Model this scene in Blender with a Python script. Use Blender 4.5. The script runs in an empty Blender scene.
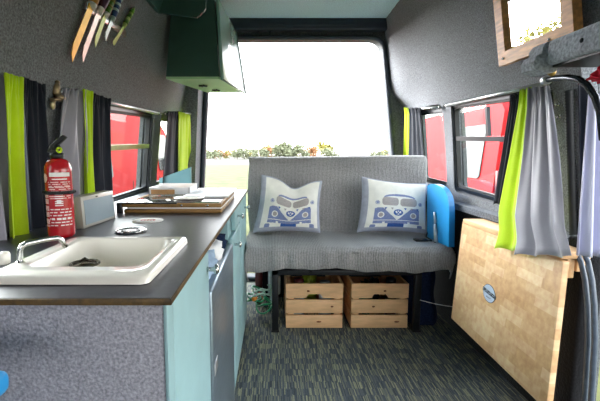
import bpy, bmesh, math, random
from mathutils import Vector, Matrix
from mathutils.geometry import delaunay_2d_cdt
random.seed(7)
PI = math.pi
R = math.radians
C = bpy.context.scene.collection

# ------------------------------------------------------------------ camera numbers
HC = 0.95; TH = math.atan(47/400); FX = 400.0; PX, PY_ = 273.0, 200.5
CT, ST = math.cos(TH), math.sin(TH)
def ray(px, py):
    u = (px-PX)/FX; v = (PY_-py)/FX
    return Vector((u, CT+v*ST, -ST+v*CT))
def PX_(px, py, X):
    d = ray(px, py); t = X/d.x; return Vector((X, d.y*t, HC+d.z*t))
def PYd(px, py, Y):
    d = ray(px, py); t = Y/d.y; return Vector((d.x*t, Y, HC+d.z*t))
def PZ(px, py, Z):
    d = ray(px, py); t = (Z-HC)/d.z; return Vector((d.x*t, d.y*t, Z))
CX = 0.165                                   # middle of the van
PROF = [(-.1,.86),(.0,.86),(.66,.86),(.74,.835),(.95,.815),(1.2,.785),(1.5,.73),(1.75,.665),(1.87,.60),(2.0,.52)]
def halfw(z):
    for (z0,w0),(z1,w1) in zip(PROF, PROF[1:]):
        if z <= z1: 
            t = max(0,(z-z0)/(z1-z0)); return w0+(w1-w0)*t
    return PROF[-1][1]
def PW(px, py, side, off=0.0):               # point on the side wall lining (side -1 left, 1 right)
    X = CX+side*.8
    for _ in range(8):
        p = PX_(px, py, X); X = CX+side*(halfw(p.z)-off)
    return PX_(px, py, X)

# ------------------------------------------------------------------ materials
def hx(s):
    s = s.lstrip('#'); c = [int(s[i:i+2],16)/255 for i in (0,2,4)]
    return tuple(x/12.92 if x <= .04045 else ((x+.055)/1.055)**2.4 for x in c)
MATS = {}
def nd(nt, t, **kw):
    n = nt.nodes.new(t)
    for k, v in kw.items(): setattr(n, k, v)
    return n
def mat(name, col, rough=.6, metal=0., nscale=30., var=.12, bump=.0, bscale=None, stretch=(1,1,1), sheen=0., spec=.5, coat=0., detail=3):
    if name in MATS: return MATS[name]
    m = bpy.data.materials.new(name); m.use_nodes = True; nt = m.node_tree
    b = nt.nodes['Principled BSDF']; c = hx(col) if isinstance(col, str) else col
    tc = nd(nt,'ShaderNodeTexCoord'); mp = nd(nt,'ShaderNodeMapping'); mp.inputs['Scale'].default_value = stretch
    nt.links.new(tc.outputs['Object'], mp.inputs['Vector'])
    no = nd(nt,'ShaderNodeTexNoise'); no.inputs['Scale'].default_value = nscale; no.inputs['Detail'].default_value = detail
    nt.links.new(mp.outputs[0], no.inputs['Vector'])
    cr = nd(nt,'ShaderNodeValToRGB')
    cr.color_ramp.elements[0].position = .3; cr.color_ramp.elements[1].position = .7
    cr.color_ramp.elements[0].color = tuple(x*(1-var) for x in c)+(1,)
    cr.color_ramp.elements[1].color = tuple(min(1,x*(1+var)) for x in c)+(1,)
    nt.links.new(no.outputs['Fac'], cr.inputs['Fac']); nt.links.new(cr.outputs['Color'], b.inputs['Base Color'])
    b.inputs['Roughness'].default_value = rough; b.inputs['Metallic'].default_value = metal
    b.inputs['Specular IOR Level'].default_value = spec
    b.inputs['Sheen Weight'].default_value = sheen; b.inputs['Coat Weight'].default_value = coat
    if bump:
        n2 = nd(nt,'ShaderNodeTexNoise'); n2.inputs['Scale'].default_value = bscale or nscale; n2.inputs['Detail'].default_value = 4
        nt.links.new(mp.outputs[0], n2.inputs['Vector'])
        bp = nd(nt,'ShaderNodeBump'); bp.inputs['Strength'].default_value = bump; bp.inputs['Distance'].default_value = .004
        nt.links.new(n2.outputs['Fac'], bp.inputs['Height']); nt.links.new(bp.outputs[0], b.inputs['Normal'])
    MATS[name] = m; return m
def felt(name, col, var=.45, scale=170):
    return mat(name, col, 1., 0, scale, var, .7, scale*.7, spec=.1, sheen=.15, detail=6)
felt_wall = felt('felt_wall', '#74767a', .5, 210)
felt_ceiling = felt('felt_ceiling', '#bfdcee', .25)
felt_pillar = felt('felt_pillar', '#5d6061')
felt_grey = felt('felt_grey', '#a5a4ad', .35, 230)
shade_felt = felt('shade_felt', '#0d0d10')  # near-black, shade under ledge and sofa put into the colour
felt_dark = felt('felt_dark', '#34363a')
felt_pad = felt('felt_pad', '#a9adb6', .4, 120)
felt_shelf = felt('felt_shelf', '#5a5e66', .5, 120)
teal = mat('teal_paint', '#93b4b8', .42, 0, 14, .05, .08, 60)
teal_dark = mat('dark_green_paint', '#38564f', .4, 0, 12, .08)
teal_lit = mat('green_lit_from_below', '#b4dcae', .45, 0, 12, .05)  # cabinet underside tone, light from below put into the colour
door_paint = mat('pale_green_gloss', '#8db3aa', .26, 0, 10, .04, spec=1, coat=.3)
counter_m = mat('counter_laminate', '#3a3a42', .36, 0, 90, .2, .02, spec=.4)
edge_m = mat('counter_edge_wood', '#5a431f', .5, 0, 70, .5, stretch=(1,.15,1))
ceramic = mat('white_enamel', '#f8f2e6', .18, 0, 8, .02, coat=.4)
chrome = mat('chrome', '#c9c9c8', .16, 1, 20, .05)
steel = mat('brushed_steel', '#8c9aa6', .3, .75, 12, .12, stretch=(1,1,8))
black_steel = mat('black_steel', '#17181b', .42, .3, 30, .2)
black_plastic = mat('black_plastic', '#131417', .4, 0, 30, .2)
rubber = mat('black_rubber', '#1b1c1f', .6, 0, 60, .2)
rubber_grey = mat('grey_rubber', '#4a5360', .35, 0, 60, .2)
alu = mat('aluminium', '#c8cacb', .28, .9, 20, .08)
olive_alu = mat('olive_tinted_aluminium', '#80905a', .3, .4, 20, .15)
dark_alu = mat('dark_aluminium', '#2c3036', .32, .6, 20, .15)
wood_oak = mat('oiled_oak', '#d0935a', .5, 0, 9, .3, .1, 30, stretch=(8,1.2,8))
wood_pine = mat('pale_pine', '#dfb283', .55, 0, 7, .14, .08, 30, stretch=(1.4,6,7))
wood_pine_side = mat('pale_pine_side', '#cfa070', .55, 0, 7, .14, .08, 30, stretch=(6,1.4,7))
wood_ledge = mat('beech_ledge', '#dcb183', .5, 0, 7, .15, .05, 30, stretch=(7,1.4,7))
knot_m = mat('pine_knot', '#8a4f30', .6, 0, 60, .3)
lime = mat('lime_cotton', '#b9d81c', .9, 0, 8, .08, .25, 220, sheen=.3, spec=.15)
grey_satin = mat('grey_satin', '#8d8a95', .5, 0, 8, .08, .05, 220, sheen=.4)
black_cotton = mat('navy_black_cotton', '#1d212b', .8, 0, 8, .2, .2, 220, sheen=.1, spec=.2)
lavender = mat('pale_lavender_satin', '#c3c4dc', .55, 0, 8, .06, .05, 200, sheen=.3)
red_ext = mat('extinguisher_red', '#b3101c', .25, 0, 12, .08, coat=.5)
red_car = mat('red_car_paint', '#9a080f', .6, 0, 3, .05, spec=.12)
white_m = mat('white_print', '#e9e3e0', .6, 0, 30, .05)
pinkwhite = mat('label_print', '#d9a9a6', .6, 0, 300, .4)
pillow_white = mat('pillow_cotton', '#f6f2ea', .9, 0, 25, .06, .3, 160, spec=.2)
pillow_grey = mat('pillow_border', '#b4b6c6', .9, 0, 25, .12, .3, 160, spec=.2)
print_blue = mat('print_blue', '#8791bb', .9, 0, 120, .16, spec=.2)
print_deep = mat('print_deep_blue', '#4163a8', .9, 0, 120, .2, spec=.2)
print_taupe = mat('print_taupe', '#b5aba8', .9, 0, 120, .1, spec=.2)
blue_plastic = mat('bright_blue_plastic', '#1f93d6', .35, 0, 6, .05)
blue_edge = mat('blue_edge', '#1477bb', .35, 0, 6, .08)
denim = mat('dark_navy_cloth', '#1c2740', .95, 0, 120, .35, .5, 120, spec=.1)
paper = mat('white_paper', '#e8e8ea', .5, 0, 20, .04)
card = mat('brown_card', '#b98c5c', .7, 0, 30, .15)
walnut = mat('brown_board_edge', '#8d6a38', .45, 0, 12, .45, stretch=(1,4,12))
glossy_top = mat('dark_glass_top', '#4f4a48', .06, 0, 8, .15, coat=.8)
cloth_blue = mat('pale_blue_cloth', '#8fa6c0', .8, 0, 30, .15)
green_hose = mat('green_hose', '#1f8a5a', .35, 0, 30, .15)
pale_hose = mat('white_green_hose', '#9fc0ae', .4, 0, 30, .2)
brass = mat('brass', '#b3924f', .35, .9, 30, .15)
antique = mat('antique_metal', '#a88f72', .3, .7, 45, .5)
bark = mat('bark', '#5b4a3a', .9, 0, 20, .3)
leaf_y = mat('yellow_green_leaves', '#857d3c', .8, 0, 3, .35)
leaf_g = mat('field_edge_leaves', '#74785c', .8, 0, 2, .35)
leaf_o = mat('autumn_leaves', '#8f6540', .8, 0, 3, .35)
tyre = mat('tyre', '#18181a', .8, 0, 20, .2)
car_glass = mat('car_glass', '#15191d', .25, 0, 5, .1, spec=.25)
pink_car = mat('headlamp_plastic', '#d8c0c8', .1, 0, 5, .1, coat=.5)
orange_m = mat('orange_handle', '#c98a2a', .4, 0, 30, .2)
plum = mat('plum_handle', '#4a2340', .4, 0, 30, .2)
kgreen = mat('green_handle', '#5e8a2e', .4, 0, 60, .4)
kblue = mat('blue_handle', '#2c4a80', .4, 0, 60, .4)
blade_gold = mat('golden_blade', '#dfae2e', .35, .3, 20, .15)
blade_pink = mat('pale_pink_blade', '#e2cfc6', .3, .3, 20, .08)
blade_green = mat('pale_green_blade', '#bfd07a', .35, .2, 20, .08)
blade_blue = mat('pale_blue_blade', '#c8dbe0', .3, .3, 20, .08)
screen_m = mat('pale_screen', '#93a2ac', .25, 0, 10, .06)
silver_paint = mat('silver_paint', '#aeaba2', .35, .3, 20, .06)
sticker_w = mat('sticker_pale', '#b9c9dc', .4, 0, 60, .08)
sticker_d = mat('sticker_dark', '#333d4b', .4, 0, 60, .2)
red_cloth = mat('red_cloth', '#c21f38', .9, 0, 30, .12, .2, 150)
dark_red = mat('dark_red_bottle', '#5a1a1c', .3, 0, 30, .2)
yellow_cloth = mat('yellow_green_bag', '#9aa82c', .5, 0, 30, .25)
leaf_dark = mat('dark_green_leaf', '#2d5a2a', .5, 0, 40, .4)
clear_plastic = mat('cloudy_plastic', '#b9c2c6', .2, 0, 30, .2)
amber = mat('amber_plastic', '#c8791c', .4, 0, 30, .2)
grey_paint = mat('pale_grey_metal', '#b7bdc2', .4, .2, 10, .06)

def glass_mat():
    m = bpy.data.materials.new('window_glass'); m.use_nodes = True; nt = m.node_tree; nt.nodes.clear()
    out = nd(nt,'ShaderNodeOutputMaterial'); mix = nd(nt,'ShaderNodeMixShader'); tr = nd(nt,'ShaderNodeBsdfTransparent'); gl = nd(nt,'ShaderNodeBsdfGlossy')
    no = nd(nt,'ShaderNodeTexNoise'); no.inputs['Scale'].default_value = 3
    mr = nd(nt,'ShaderNodeMapRange'); mr.inputs['To Min'].default_value = .03; mr.inputs['To Max'].default_value = .06
    tr.inputs['Color'].default_value = (.93,.95,.94,1); gl.inputs['Roughness'].default_value = .02
    nt.links.new(no.outputs['Fac'], mr.inputs['Value']); nt.links.new(mr.outputs[0], mix.inputs[0])
    nt.links.new(tr.outputs[0], mix.inputs[1]); nt.links.new(gl.outputs[0], mix.inputs[2]); nt.links.new(mix.outputs[0], out.inputs[0])
    return m
glass = glass_mat()
def mirror_mat():
    m = bpy.data.materials.new('mirror_silver'); m.use_nodes = True; nt = m.node_tree; b = nt.nodes['Principled BSDF']
    no = nd(nt,'ShaderNodeTexNoise'); no.inputs['Scale'].default_value = 4
    mr = nd(nt,'ShaderNodeMapRange'); mr.inputs['To Min'].default_value = .0; mr.inputs['To Max'].default_value = .02
    nt.links.new(no.outputs['Fac'], mr.inputs['Value']); nt.links.new(mr.outputs[0], b.inputs['Roughness'])
    b.inputs['Base Color'].default_value = (.92,.93,.93,1); b.inputs['Metallic'].default_value = 1
    return m
mirror_m = mirror_mat()
def cell_mat(name, cw, cl, ramp, axes='xy', rough=.95, bump=.5, shift=1, fine=None, spec=.2):
    """rectangular cells of random tone: cw wide across, cl long, each row of cells shifted at random"""
    m = bpy.data.materials.new(name); m.use_nodes = True; nt = m.node_tree; b = nt.nodes['Principled BSDF']; L = nt.links.new
    tc = nd(nt,'ShaderNodeTexCoord'); sp = nd(nt,'ShaderNodeSeparateXYZ'); L(tc.outputs['Object'], sp.inputs[0])
    A = sp.outputs['XYZ'.index(axes[0].upper())]; Bq = sp.outputs['XYZ'.index(axes[1].upper())]
    def mth(op, a, bb=None):
        n = nd(nt,'ShaderNodeMath', operation=op)
        for i, v in enumerate((a, bb)):
            if v is None: continue
            if isinstance(v, (int,float)): n.inputs[i].default_value = v
            else: L(v, n.inputs[i])
        return n.outputs[0]
    ia = mth('FLOOR', mth('DIVIDE', A, cw))
    wn0 = nd(nt,'ShaderNodeTexWhiteNoise', noise_dimensions='1D'); L(ia, wn0.inputs['W'])
    ib = mth('FLOOR', mth('ADD', mth('DIVIDE', Bq, cl), mth('MULTIPLY', wn0.outputs['Value'], shift)))
    cb = nd(nt,'ShaderNodeCombineXYZ'); L(ia, cb.inputs[0]); L(ib, cb.inputs[1])
    wn = nd(nt,'ShaderNodeTexWhiteNoise', noise_dimensions='2D'); L(cb.outputs[0], wn.inputs['Vector'])
    cr = nd(nt,'ShaderNodeValToRGB'); els = cr.color_ramp.elements
    for i, (p, c) in enumerate(ramp):
        e = els[i] if i < 2 else els.new(p)
        e.position = p; e.color = hx(c)+(1,)
    L(wn.outputs['Value'], cr.inputs['Fac'])
    no = nd(nt,'ShaderNodeTexNoise'); no.inputs['Scale'].default_value = fine or 200; no.inputs['Detail'].default_value = 4; L(tc.outputs['Object'], no.inputs['Vector'])
    mx = nd(nt,'ShaderNodeMixRGB', blend_type='OVERLAY'); mx.inputs[0].default_value = .5
    L(cr.outputs['Color'], mx.inputs[1]); L(no.outputs['Fac'], mx.inputs[2]); L(mx.outputs[0], b.inputs['Base Color'])
    b.inputs['Roughness'].default_value = rough; b.inputs['Specular IOR Level'].default_value = spec
    if bump:
        bp = nd(nt,'ShaderNodeBump'); bp.inputs['Strength'].default_value = bump; bp.inputs['Distance'].default_value = .003
        L(wn.outputs['Value'], bp.inputs['Height']); L(bp.outputs[0], b.inputs['Normal'])
    return m
carpet = cell_mat('streaked_carpet', .0038, .048, [(0,'#3b4045'),(.99,'#8d8c73'),(.3,'#484e54'),(.55,'#575c5e'),(.75,'#686a5e')], bump=.4, shift=.35)
butcher = cell_mat('butcher_block', .032, .13, [(0,'#cda274'),(.99,'#e4c69c'),(.35,'#d4ac7e'),(.7,'#dbb88c')], axes='zy', rough=.42, bump=0, shift=3, fine=45, spec=.4)

def throw_mat():
    m = bpy.data.materials.new('grey_waffle_throw'); m.use_nodes = True; nt = m.node_tree; b = nt.nodes['Principled BSDF']; L = nt.links.new
    tc = nd(nt,'ShaderNodeTexCoord'); no = nd(nt,'ShaderNodeTexNoise'); no.inputs['Scale'].default_value = 130; no.inputs['Detail'].default_value = 5
    wv = nd(nt,'ShaderNodeTexWave', bands_direction='X'); wv.inputs['Scale'].default_value = 38; wv.inputs['Distortion'].default_value = 2.5; wv.inputs['Detail'].default_value = 2
    L(tc.outputs['Object'], no.inputs['Vector']); L(tc.outputs['Object'], wv.inputs['Vector'])
    ad = nd(nt,'ShaderNodeMath', operation='MULTIPLY_ADD'); ad.inputs[1].default_value = .5; L(wv.outputs['Fac'], ad.inputs[0]); L(no.outputs['Fac'], ad.inputs[2])
    cr = nd(nt,'ShaderNodeValToRGB'); cr.color_ramp.elements[0].position = .35; cr.color_ramp.elements[1].position = 1.0
    cr.color_ramp.elements[0].color = hx('#7f7d7e')+(1,); cr.color_ramp.elements[1].color = hx('#b0adad')+(1,)
    L(ad.outputs[0], cr.inputs[0]); L(cr.outputs[0], b.inputs['Base Color'])
    bp = nd(nt,'ShaderNodeBump'); bp.inputs['Strength'].default_value = .8; bp.inputs['Distance'].default_value = .004
    L(ad.outputs[0], bp.inputs['Height']); L(bp.outputs[0], b.inputs['Normal'])
    b.inputs['Roughness'].default_value = 1; b.inputs['Specular IOR Level'].default_value = .1; b.inputs['Sheen Weight'].default_value = .2
    return m
throw_m = throw_mat()
def grass_mat(name, a, bcol, sc):
    m = bpy.data.materials.new(name); m.use_nodes = True; nt = m.node_tree; b = nt.nodes['Principled BSDF']; L = nt.links.new
    tc = nd(nt,'ShaderNodeTexCoord'); n1 = nd(nt,'ShaderNodeTexNoise'); n1.inputs['Scale'].default_value = sc; n1.inputs['Detail'].default_value = 8; n1.inputs['Roughness'].default_value = .7
    L(tc.outputs['Object'], n1.inputs['Vector']); cr = nd(nt,'ShaderNodeValToRGB')
    cr.color_ramp.elements[0].position = .38; cr.color_ramp.elements[1].position = .62
    cr.color_ramp.elements[0].color = hx(a)+(1,); cr.color_ramp.elements[1].color = hx(bcol)+(1,)
    L(n1.outputs['Fac'], cr.inputs[0]); L(cr.outputs[0], b.inputs['Base Color']); b.inputs['Roughness'].default_value = 1; b.inputs['Specular IOR Level'].default_value = .1
    return m
grass = grass_mat('meadow_grass', '#3a3f26', '#545636', 1.3)
pale_field = grass_mat('dry_field', '#4d4b44', '#56534b', .05)

# ------------------------------------------------------------------ mesh building
ROOTM = {}
class MB:
    def __init__(s): s.bm = bmesh.new(); s.mats = []
    def mi(s, m):
        if m is None: return 0
        if m not in s.mats: s.mats.append(m)
        return s.mats.index(m)
    def box(s, a, b, bevel=0., M=None, m=None, seg=2):
        t = bmesh.new(); bmesh.ops.create_cube(t, size=1)
        a = Vector(a); b = Vector(b)
        for v in t.verts: v.co = Vector(((a[i]+b[i])/2+v.co[i]*abs(b[i]-a[i]) for i in range(3)))
        if bevel: bmesh.ops.bevel(t, geom=t.edges[:], offset=bevel, segments=seg, profile=.5, affect='EDGES')
        s._add(t, M, m, smooth=bool(bevel)); return s
    def _add(s, t, M=None, m=None, smooth=False):
        if M is not None: bmesh.ops.transform(t, matrix=M, verts=t.verts)
        i = s.mi(m)
        for f in t.faces: f.material_index = i; f.smooth = False if not smooth else True
        me = bpy.data.meshes.new('tmp'); t.to_mesh(me); t.free(); s.bm.from_mesh(me); bpy.data.meshes.remove(me)
    def hexa(s, p, m=None, bevel=0):           # 8 points: bottom 4 ccw, top 4 ccw
        t = bmesh.new(); v = [t.verts.new(q) for q in p]
        for f in ((3,2,1,0),(4,5,6,7),(0,1,5,4),(1,2,6,5),(2,3,7,6),(3,0,4,7)): t.faces.new([v[i] for i in f])
        bmesh.ops.recalc_face_normals(t, faces=t.faces)
        if bevel: bmesh.ops.bevel(t, geom=t.edges[:], offset=bevel, segments=2, profile=.5, affect='EDGES')
        s._add(t, None, m, bool(bevel)); return s
    def tube(s, pts, r, seg=10, m=None, caps=True):
        pts = [Vector(p) for p in pts]; n = len(pts); rs = r if isinstance(r, (list,tuple)) else [r]*n
        t = bmesh.new(); rings = []; up = None
        for i, p in enumerate(pts):
            d = (pts[min(i+1,n-1)]-pts[max(i-1,0)]).normalized()
            if up is None: up = Vector((0,0,1)) if abs(d.z) < .9 else Vector((1,0,0))
            a = d.cross(up)
            if a.length < 1e-5: a = d.cross(Vector((0,1,0)))
            a.normalize(); bb = a.cross(d).normalized(); up = bb
            rings.append([t.verts.new(p+rs[i]*(a*math.cos(2*PI*k/seg)+bb*math.sin(2*PI*k/seg))) for k in range(seg)])
        for i in range(n-1):
            for k in range(seg): t.faces.new((rings[i][k], rings[i][(k+1)%seg], rings[i+1][(k+1)%seg], rings[i+1][k]))
        if caps: t.faces.new(rings[0]); t.faces.new(rings[-1][::-1])
        bmesh.ops.recalc_face_normals(t, faces=t.faces)
        s._add(t, None, m, True); return s
    def lathe(s, prof, seg=28, M=None, m=None, mf=None):   # prof: (r,z)
        t = bmesh.new(); rings = []
        for r_, z in prof: rings.append([t.verts.new((r_*math.cos(2*PI*k/seg), r_*math.sin(2*PI*k/seg), z)) for k in range(seg)])
        idx = []
        for i in range(len(prof)-1):
            for k in range(seg):
                f = t.faces.new((rings[i][k], rings[i][(k+1)%seg], rings[i+1][(k+1)%seg], rings[i+1][k]))
                if mf: idx.append((f, mf((k+.5)/seg*2*PI, (prof[i][1]+prof[i+1][1])/2)))
        bmesh.ops.remove_doubles(t, verts=t.verts, dist=1e-6)
        if M is not None: bmesh.ops.transform(t, matrix=M, verts=t.verts)
        base = s.mi(m)
        for f in t.faces: f.material_index = base; f.smooth = True
        if mf:
            for f, q in idx:
                if f.is_valid and q is not None: f.material_index = s.mi(q)
        me = bpy.data.meshes.new('tmp'); t.to_mesh(me); t.free(); s.bm.from_mesh(me); bpy.data.meshes.remove(me); return s
    def sphere(s, c, r, sc=(1,1,1), sub=3, m=None, jit=0, M=None):
        t = bmesh.new(); bmesh.ops.create_icosphere(t, subdivisions=sub, radius=1)
        for v in t.verts:
            j = 1+jit*(random.random()-.5)
            v.co = Vector((v.co[i]*sc[i]*r*j for i in range(3)))
        T = Matrix.Translation(Vector(c)) @ (M or Matrix())
        s._add(t, T, m, True); return s
    def grid(s, fn, nu, nv, m=None, mf=None, close=False, smooth=True):
        t = bmesh.new(); V = [[t.verts.new(fn(i/nu, j/nv)) for j in range(nv+1)] for i in range(nu+1)]
        base = s.mi(m)
        for i in range(nu):
            for j in range(nv):
                f = t.faces.new((V[i][j], V[i+1][j], V[i+1][j+1], V[i][j+1])); f.smooth = smooth; f.material_index = base
                if mf:
                    q = mf((i+.5)/nu, (j+.5)/nv)
                    if q is not None: f.material_index = s.mi(q)
        me = bpy.data.meshes.new('tmp'); t.to_mesh(me); t.free(); s.bm.from_mesh(me); bpy.data.meshes.remove(me); return s
    def plate(s, outer, holes, mapf, step=None, m=None, smooth=False):
        """slab from a 2D outline with holes; mapf(u,v,w) gives the 3D point, w in 0..1 through the thickness"""
        loops = [list(outer)]+[list(h) for h in holes]
        if step:
            nl = []
            for lp in loops:
                q = []
                for i, a in enumerate(lp):
                    b = lp[(i+1)%len(lp)]; n = max(1, int(math.hypot(b[0]-a[0], b[1]-a[1])/step))
                    q += [(a[0]+(b[0]-a[0])*k/n, a[1]+(b[1]-a[1])*k/n) for k in range(n)]
                nl.append(q)
            loops = nl
        def inside(p, poly):
            c = False; n = len(poly)
            for i in range(n):
                x0, y0 = poly[i]; x1, y1 = poly[(i+1)%n]
                if (y0 > p[1]) != (y1 > p[1]) and p[0] < (x1-x0)*(p[1]-y0)/(y1-y0)+x0: c = not c
            return c
        co = []; ed = []
        for lp in loops:
            o = len(co); co += [Vector(p) for p in lp]; ed += [(o+i, o+(i+1)%len(lp)) for i in range(len(lp))]
        if step:
            us = [p[0] for p in outer]; vs = [p[1] for p in outer]
            nu = int((max(us)-min(us))/step); nv = int((max(vs)-min(vs))/step)
            for i in range(1, nu):
                for j in range(1, nv):
                    p = (min(us)+i*(max(us)-min(us))/nu, min(vs)+j*(max(vs)-min(vs))/nv)
                    if inside(p, loops[0]) and not any(inside(p, h) for h in loops[1:]): co.append(Vector(p))
        rv, re, rf = delaunay_2d_cdt(co, ed, [], 0, 1e-5)[:3]
        t = bmesh.new()
        keep = []
        for f in rf:
            c = sum((rv[i] for i in f), Vector((0,0)))/len(f)
            if inside(c, loops[0]) and not any(inside(c, h) for h in loops[1:]): keep.append(f)
        for w, flip in ((0, False), (1, True)):
            vv = {}
            for f in keep:
                for i in f:
                    if i not in vv: vv[i] = t.verts.new(mapf(rv[i][0], rv[i][1], w))
                q = [vv[i] for i in f]
                if flip: q.reverse()
                try: t.faces.new(q).smooth = smooth
                except ValueError: pass
        for lp in loops:
            a = [t.verts.new(mapf(p[0], p[1], 0)) for p in lp]; b = [t.verts.new(mapf(p[0], p[1], 1)) for p in lp]
            n = len(lp)
            for i in range(n): t.faces.new((a[i], a[(i+1)%n], b[(i+1)%n], b[i]))
        i = s.mi(m)
        for f in t.faces: f.material_index = i
        me = bpy.data.meshes.new('tmp'); t.to_mesh(me); t.free(); s.bm.from_mesh(me); bpy.data.meshes.remove(me); return s
    def build(s, name, m=None, parent=None, local=False):
        if parent is not None and not local:
            bmesh.ops.transform(s.bm, matrix=ROOTM.get(parent.name, Matrix()).inverted(), verts=s.bm.verts)
        me = bpy.data.meshes.new(name); s.bm.to_mesh(me); s.bm.free()
        if s.mats:
            for q in s.mats: me.materials.append(q if q is not None else m)
        else: me.materials.append(m)
        o = bpy.data.objects.new(name, me); C.objects.link(o)
        if parent is not None:
            o.parent = parent; ROOTM[o.name] = ROOTM.get(parent.name, Matrix()).copy()
        return o
def tag(o, label=None, cat=None, group=None, kind=None):
    if label: o['label'] = label
    if cat: o['category'] = cat
    if group: o['group'] = group
    if kind: o['kind'] = kind
    return o
def thing(name, loc, label, cat, group=None, rot=(0,0,0), kind=None):
    o = bpy.data.objects.new(name, None); C.objects.link(o); o.empty_display_size = .05
    place(o, loc, rot); tag(o, label, cat, group, kind); return o
def place(o, loc, rot=(0,0,0)):
    from mathutils import Euler
    o.location = loc; o.rotation_euler = rot
    ROOTM[o.name] = Matrix.Translation(Vector(loc)) @ Euler(rot).to_matrix().to_4x4()
def solo(mb, name, m, loc, label, cat, group=None, rot=(0,0,0), kind=None):
    """one-mesh thing, built in world coordinates, origin moved to loc"""
    from mathutils import Euler
    T = Matrix.Translation(Vector(loc)) @ Euler(rot).to_matrix().to_4x4()
    bmesh.ops.transform(mb.bm, matrix=T.inverted(), verts=mb.bm.verts)
    o = mb.build(name, m); place(o, loc, rot); tag(o, label, cat, group, kind); return o
def struct(mb, name, m, label=None):
    o = mb.build(name, m); o['kind'] = 'structure'
    if label: o['label'] = label
    return o
def copy_tree(o, parent=None):
    c = o.copy(); C.objects.link(c)
    if parent: c.parent = parent
    for ch in [x for x in bpy.data.objects if x.parent == o]: copy_tree(ch, c)
    return c
def rrect(x0, x1, y0, y1, r, n=5):
    pts = []
    for cx_, cy, a0 in ((x1-r,y1-r,0),(x0+r,y1-r,90),(x0+r,y0+r,180),(x1-r,y0+r,270)):
        for k in range(n+1):
            a = R(a0+90*k/n); pts.append((cx_+r*math.cos(a), cy+r*math.sin(a)))
    return pts
def rquad(p, r, n=5):                        # rounded quad from 4 corners
    pts = []; m = len(p)
    for i in range(m):
        b = Vector(p[i]); a = Vector(p[i-1]); c = Vector(p[(i+1)%m])
        da = (a-b).normalized()*r; dc = (c-b).normalized()*r
        for k in range(n+1):
            t = k/n; pts.append(tuple((b+da)*(1-t)**2+b*2*t*(1-t)+(b+dc)*t*t))
    return pts
def inset(p, d):                             # pull points towards centre by d
    c = Vector((sum(q[0] for q in p)/len(p), sum(q[1] for q in p)/len(p)))
    out = []
    for q in p:
        v = Vector(q)-c; out.append((c.x+v.x-math.copysign(min(d,abs(v.x)),v.x), c.y+v.y-math.copysign(min(d,abs(v.y)),v.y)))
    return out

# ================================================================== THE SETTING
YR = 2.92                                    # plane of the rear door frame
YF = -1.1
b = MB(); b.box((CX-.95,YF,-.05),(CX+.95,YR+.1,0)); struct(b,'floor',carpet)

pt = lambda x,y: (lambda p:(p.x,p.z))(PYd(x,y,YR))
o_l0 = pt(201,205); o_l1 = pt(205,100)
zt = pt(300,38)[1]
def xl(z): return o_l0[0]+(o_l1[0]-o_l0[0])*(z-o_l0[1])/(o_l1[1]-o_l0[1])
r0 = pt(394,153); r1 = pt(389,90)
def xr(z): return r0[0]+(r1[0]-r0[0])*(z-r0[1])/(r1[1]-r0[1])-.02*max(0,(z-1.3))
# side wall linings: flat outline in (y,z), bent onto the wall profile
def walls(side, holes_in, holes_out, ya, yb, nm, extra=None):
    # inner felt lining
    outer = [(ya,-.02),(yb,-.02),(yb,1.93),(ya,1.93)]
    def mp(u,v,w):
        x = halfw(v)+w*.05
        if side > 0 and u > 2.4 and v > 1.2:
            a = min(1,(u-2.4)/(YR-2.4)); a = a*a*(3-2*a); c = min(1,max(0,(v-1.27)/.14)); c = c*c*(3-2*c)
            x += (xr(v)+.014-CX-halfw(v))*a*c
        return Vector((CX+side*x, u, v))
    b = MB(); b.plate(outer, holes_in, mp, step=.09, smooth=True, m=felt_wall)
    def mo(u,v,w): return Vector((CX+side*(halfw(v)+.052+w*.02), u, v))
    b.plate(outer, holes_out, mo, step=.12, smooth=True, m=felt_pillar)
    return b.build(nm, felt_wall)
def yz(p): return (p.y, p.z)
L = lambda x,y: yz(PW(x,y,-1)); Rr = lambda x,y: yz(PW(x,y,1))
# left lining openings
hl1 = rquad([(.62,.76),(1.075,.76),(1.075,1.135),(.62,1.125)], .05)
hl2 = rquad([(1.17,.72),(2.17,.74),(2.15,1.17),(1.25,1.13)], .05)
hl3 = rquad([(2.28,.74),(2.65,.74),(2.64,1.205),(2.27,1.18)], .06)
# right lining openings
hr5 = rquad([(1.385,.70),(2.20,.74),(2.18,1.22),(1.40,1.195)], .05)
hr4 = rquad([(2.29,.74),(2.82,.76),(2.80,1.25),(2.29,1.23)], .06)
wl1 = rquad([(.66,.79),(1.04,.79),(1.04,1.10),(.66,1.09)], .03)
wl2 = rquad([(1.30,.745),(2.15,.76),(2.14,1.15),(1.30,1.11)], .03)
wl3 = rquad([(2.30,.77),(2.76,.78),(2.74,1.17),(2.31,1.15)], .03)
wr5 = rquad([(1.42,.73),(2.19,.765),(2.18,1.20),(1.43,1.165)], .03)
wr4 = rquad([(2.29,.77),(2.74,.785),(2.73,1.215),(2.29,1.19)], .03)
o = walls(-1, [hl1,hl2,hl3], [wl1,wl2,wl3], YF, YR, 'wall_left'); o['kind'] = 'structure'
o = walls(1, [hr5,hr4], [wr5,wr4], 1.27, YR, "wall_right"); o['kind'] = 'structure'
# wall above and below the sliding door opening on the near right
b = MB()
def mpr(u,v,w): return Vector((CX+(halfw(v)+w*.05), u, v))
b.plate([(YF,1.28),(1.27,1.28),(1.27,1.93),(YF,1.93)], [], mpr, step=.1, smooth=True, m=felt_wall)
struct(b,'trim_1',felt_wall)
b = MB(); b.box((CX+.80,YF,0),(CX+.90,-.15,1.28)); struct(b,'trim_2',felt_pillar)
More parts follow.
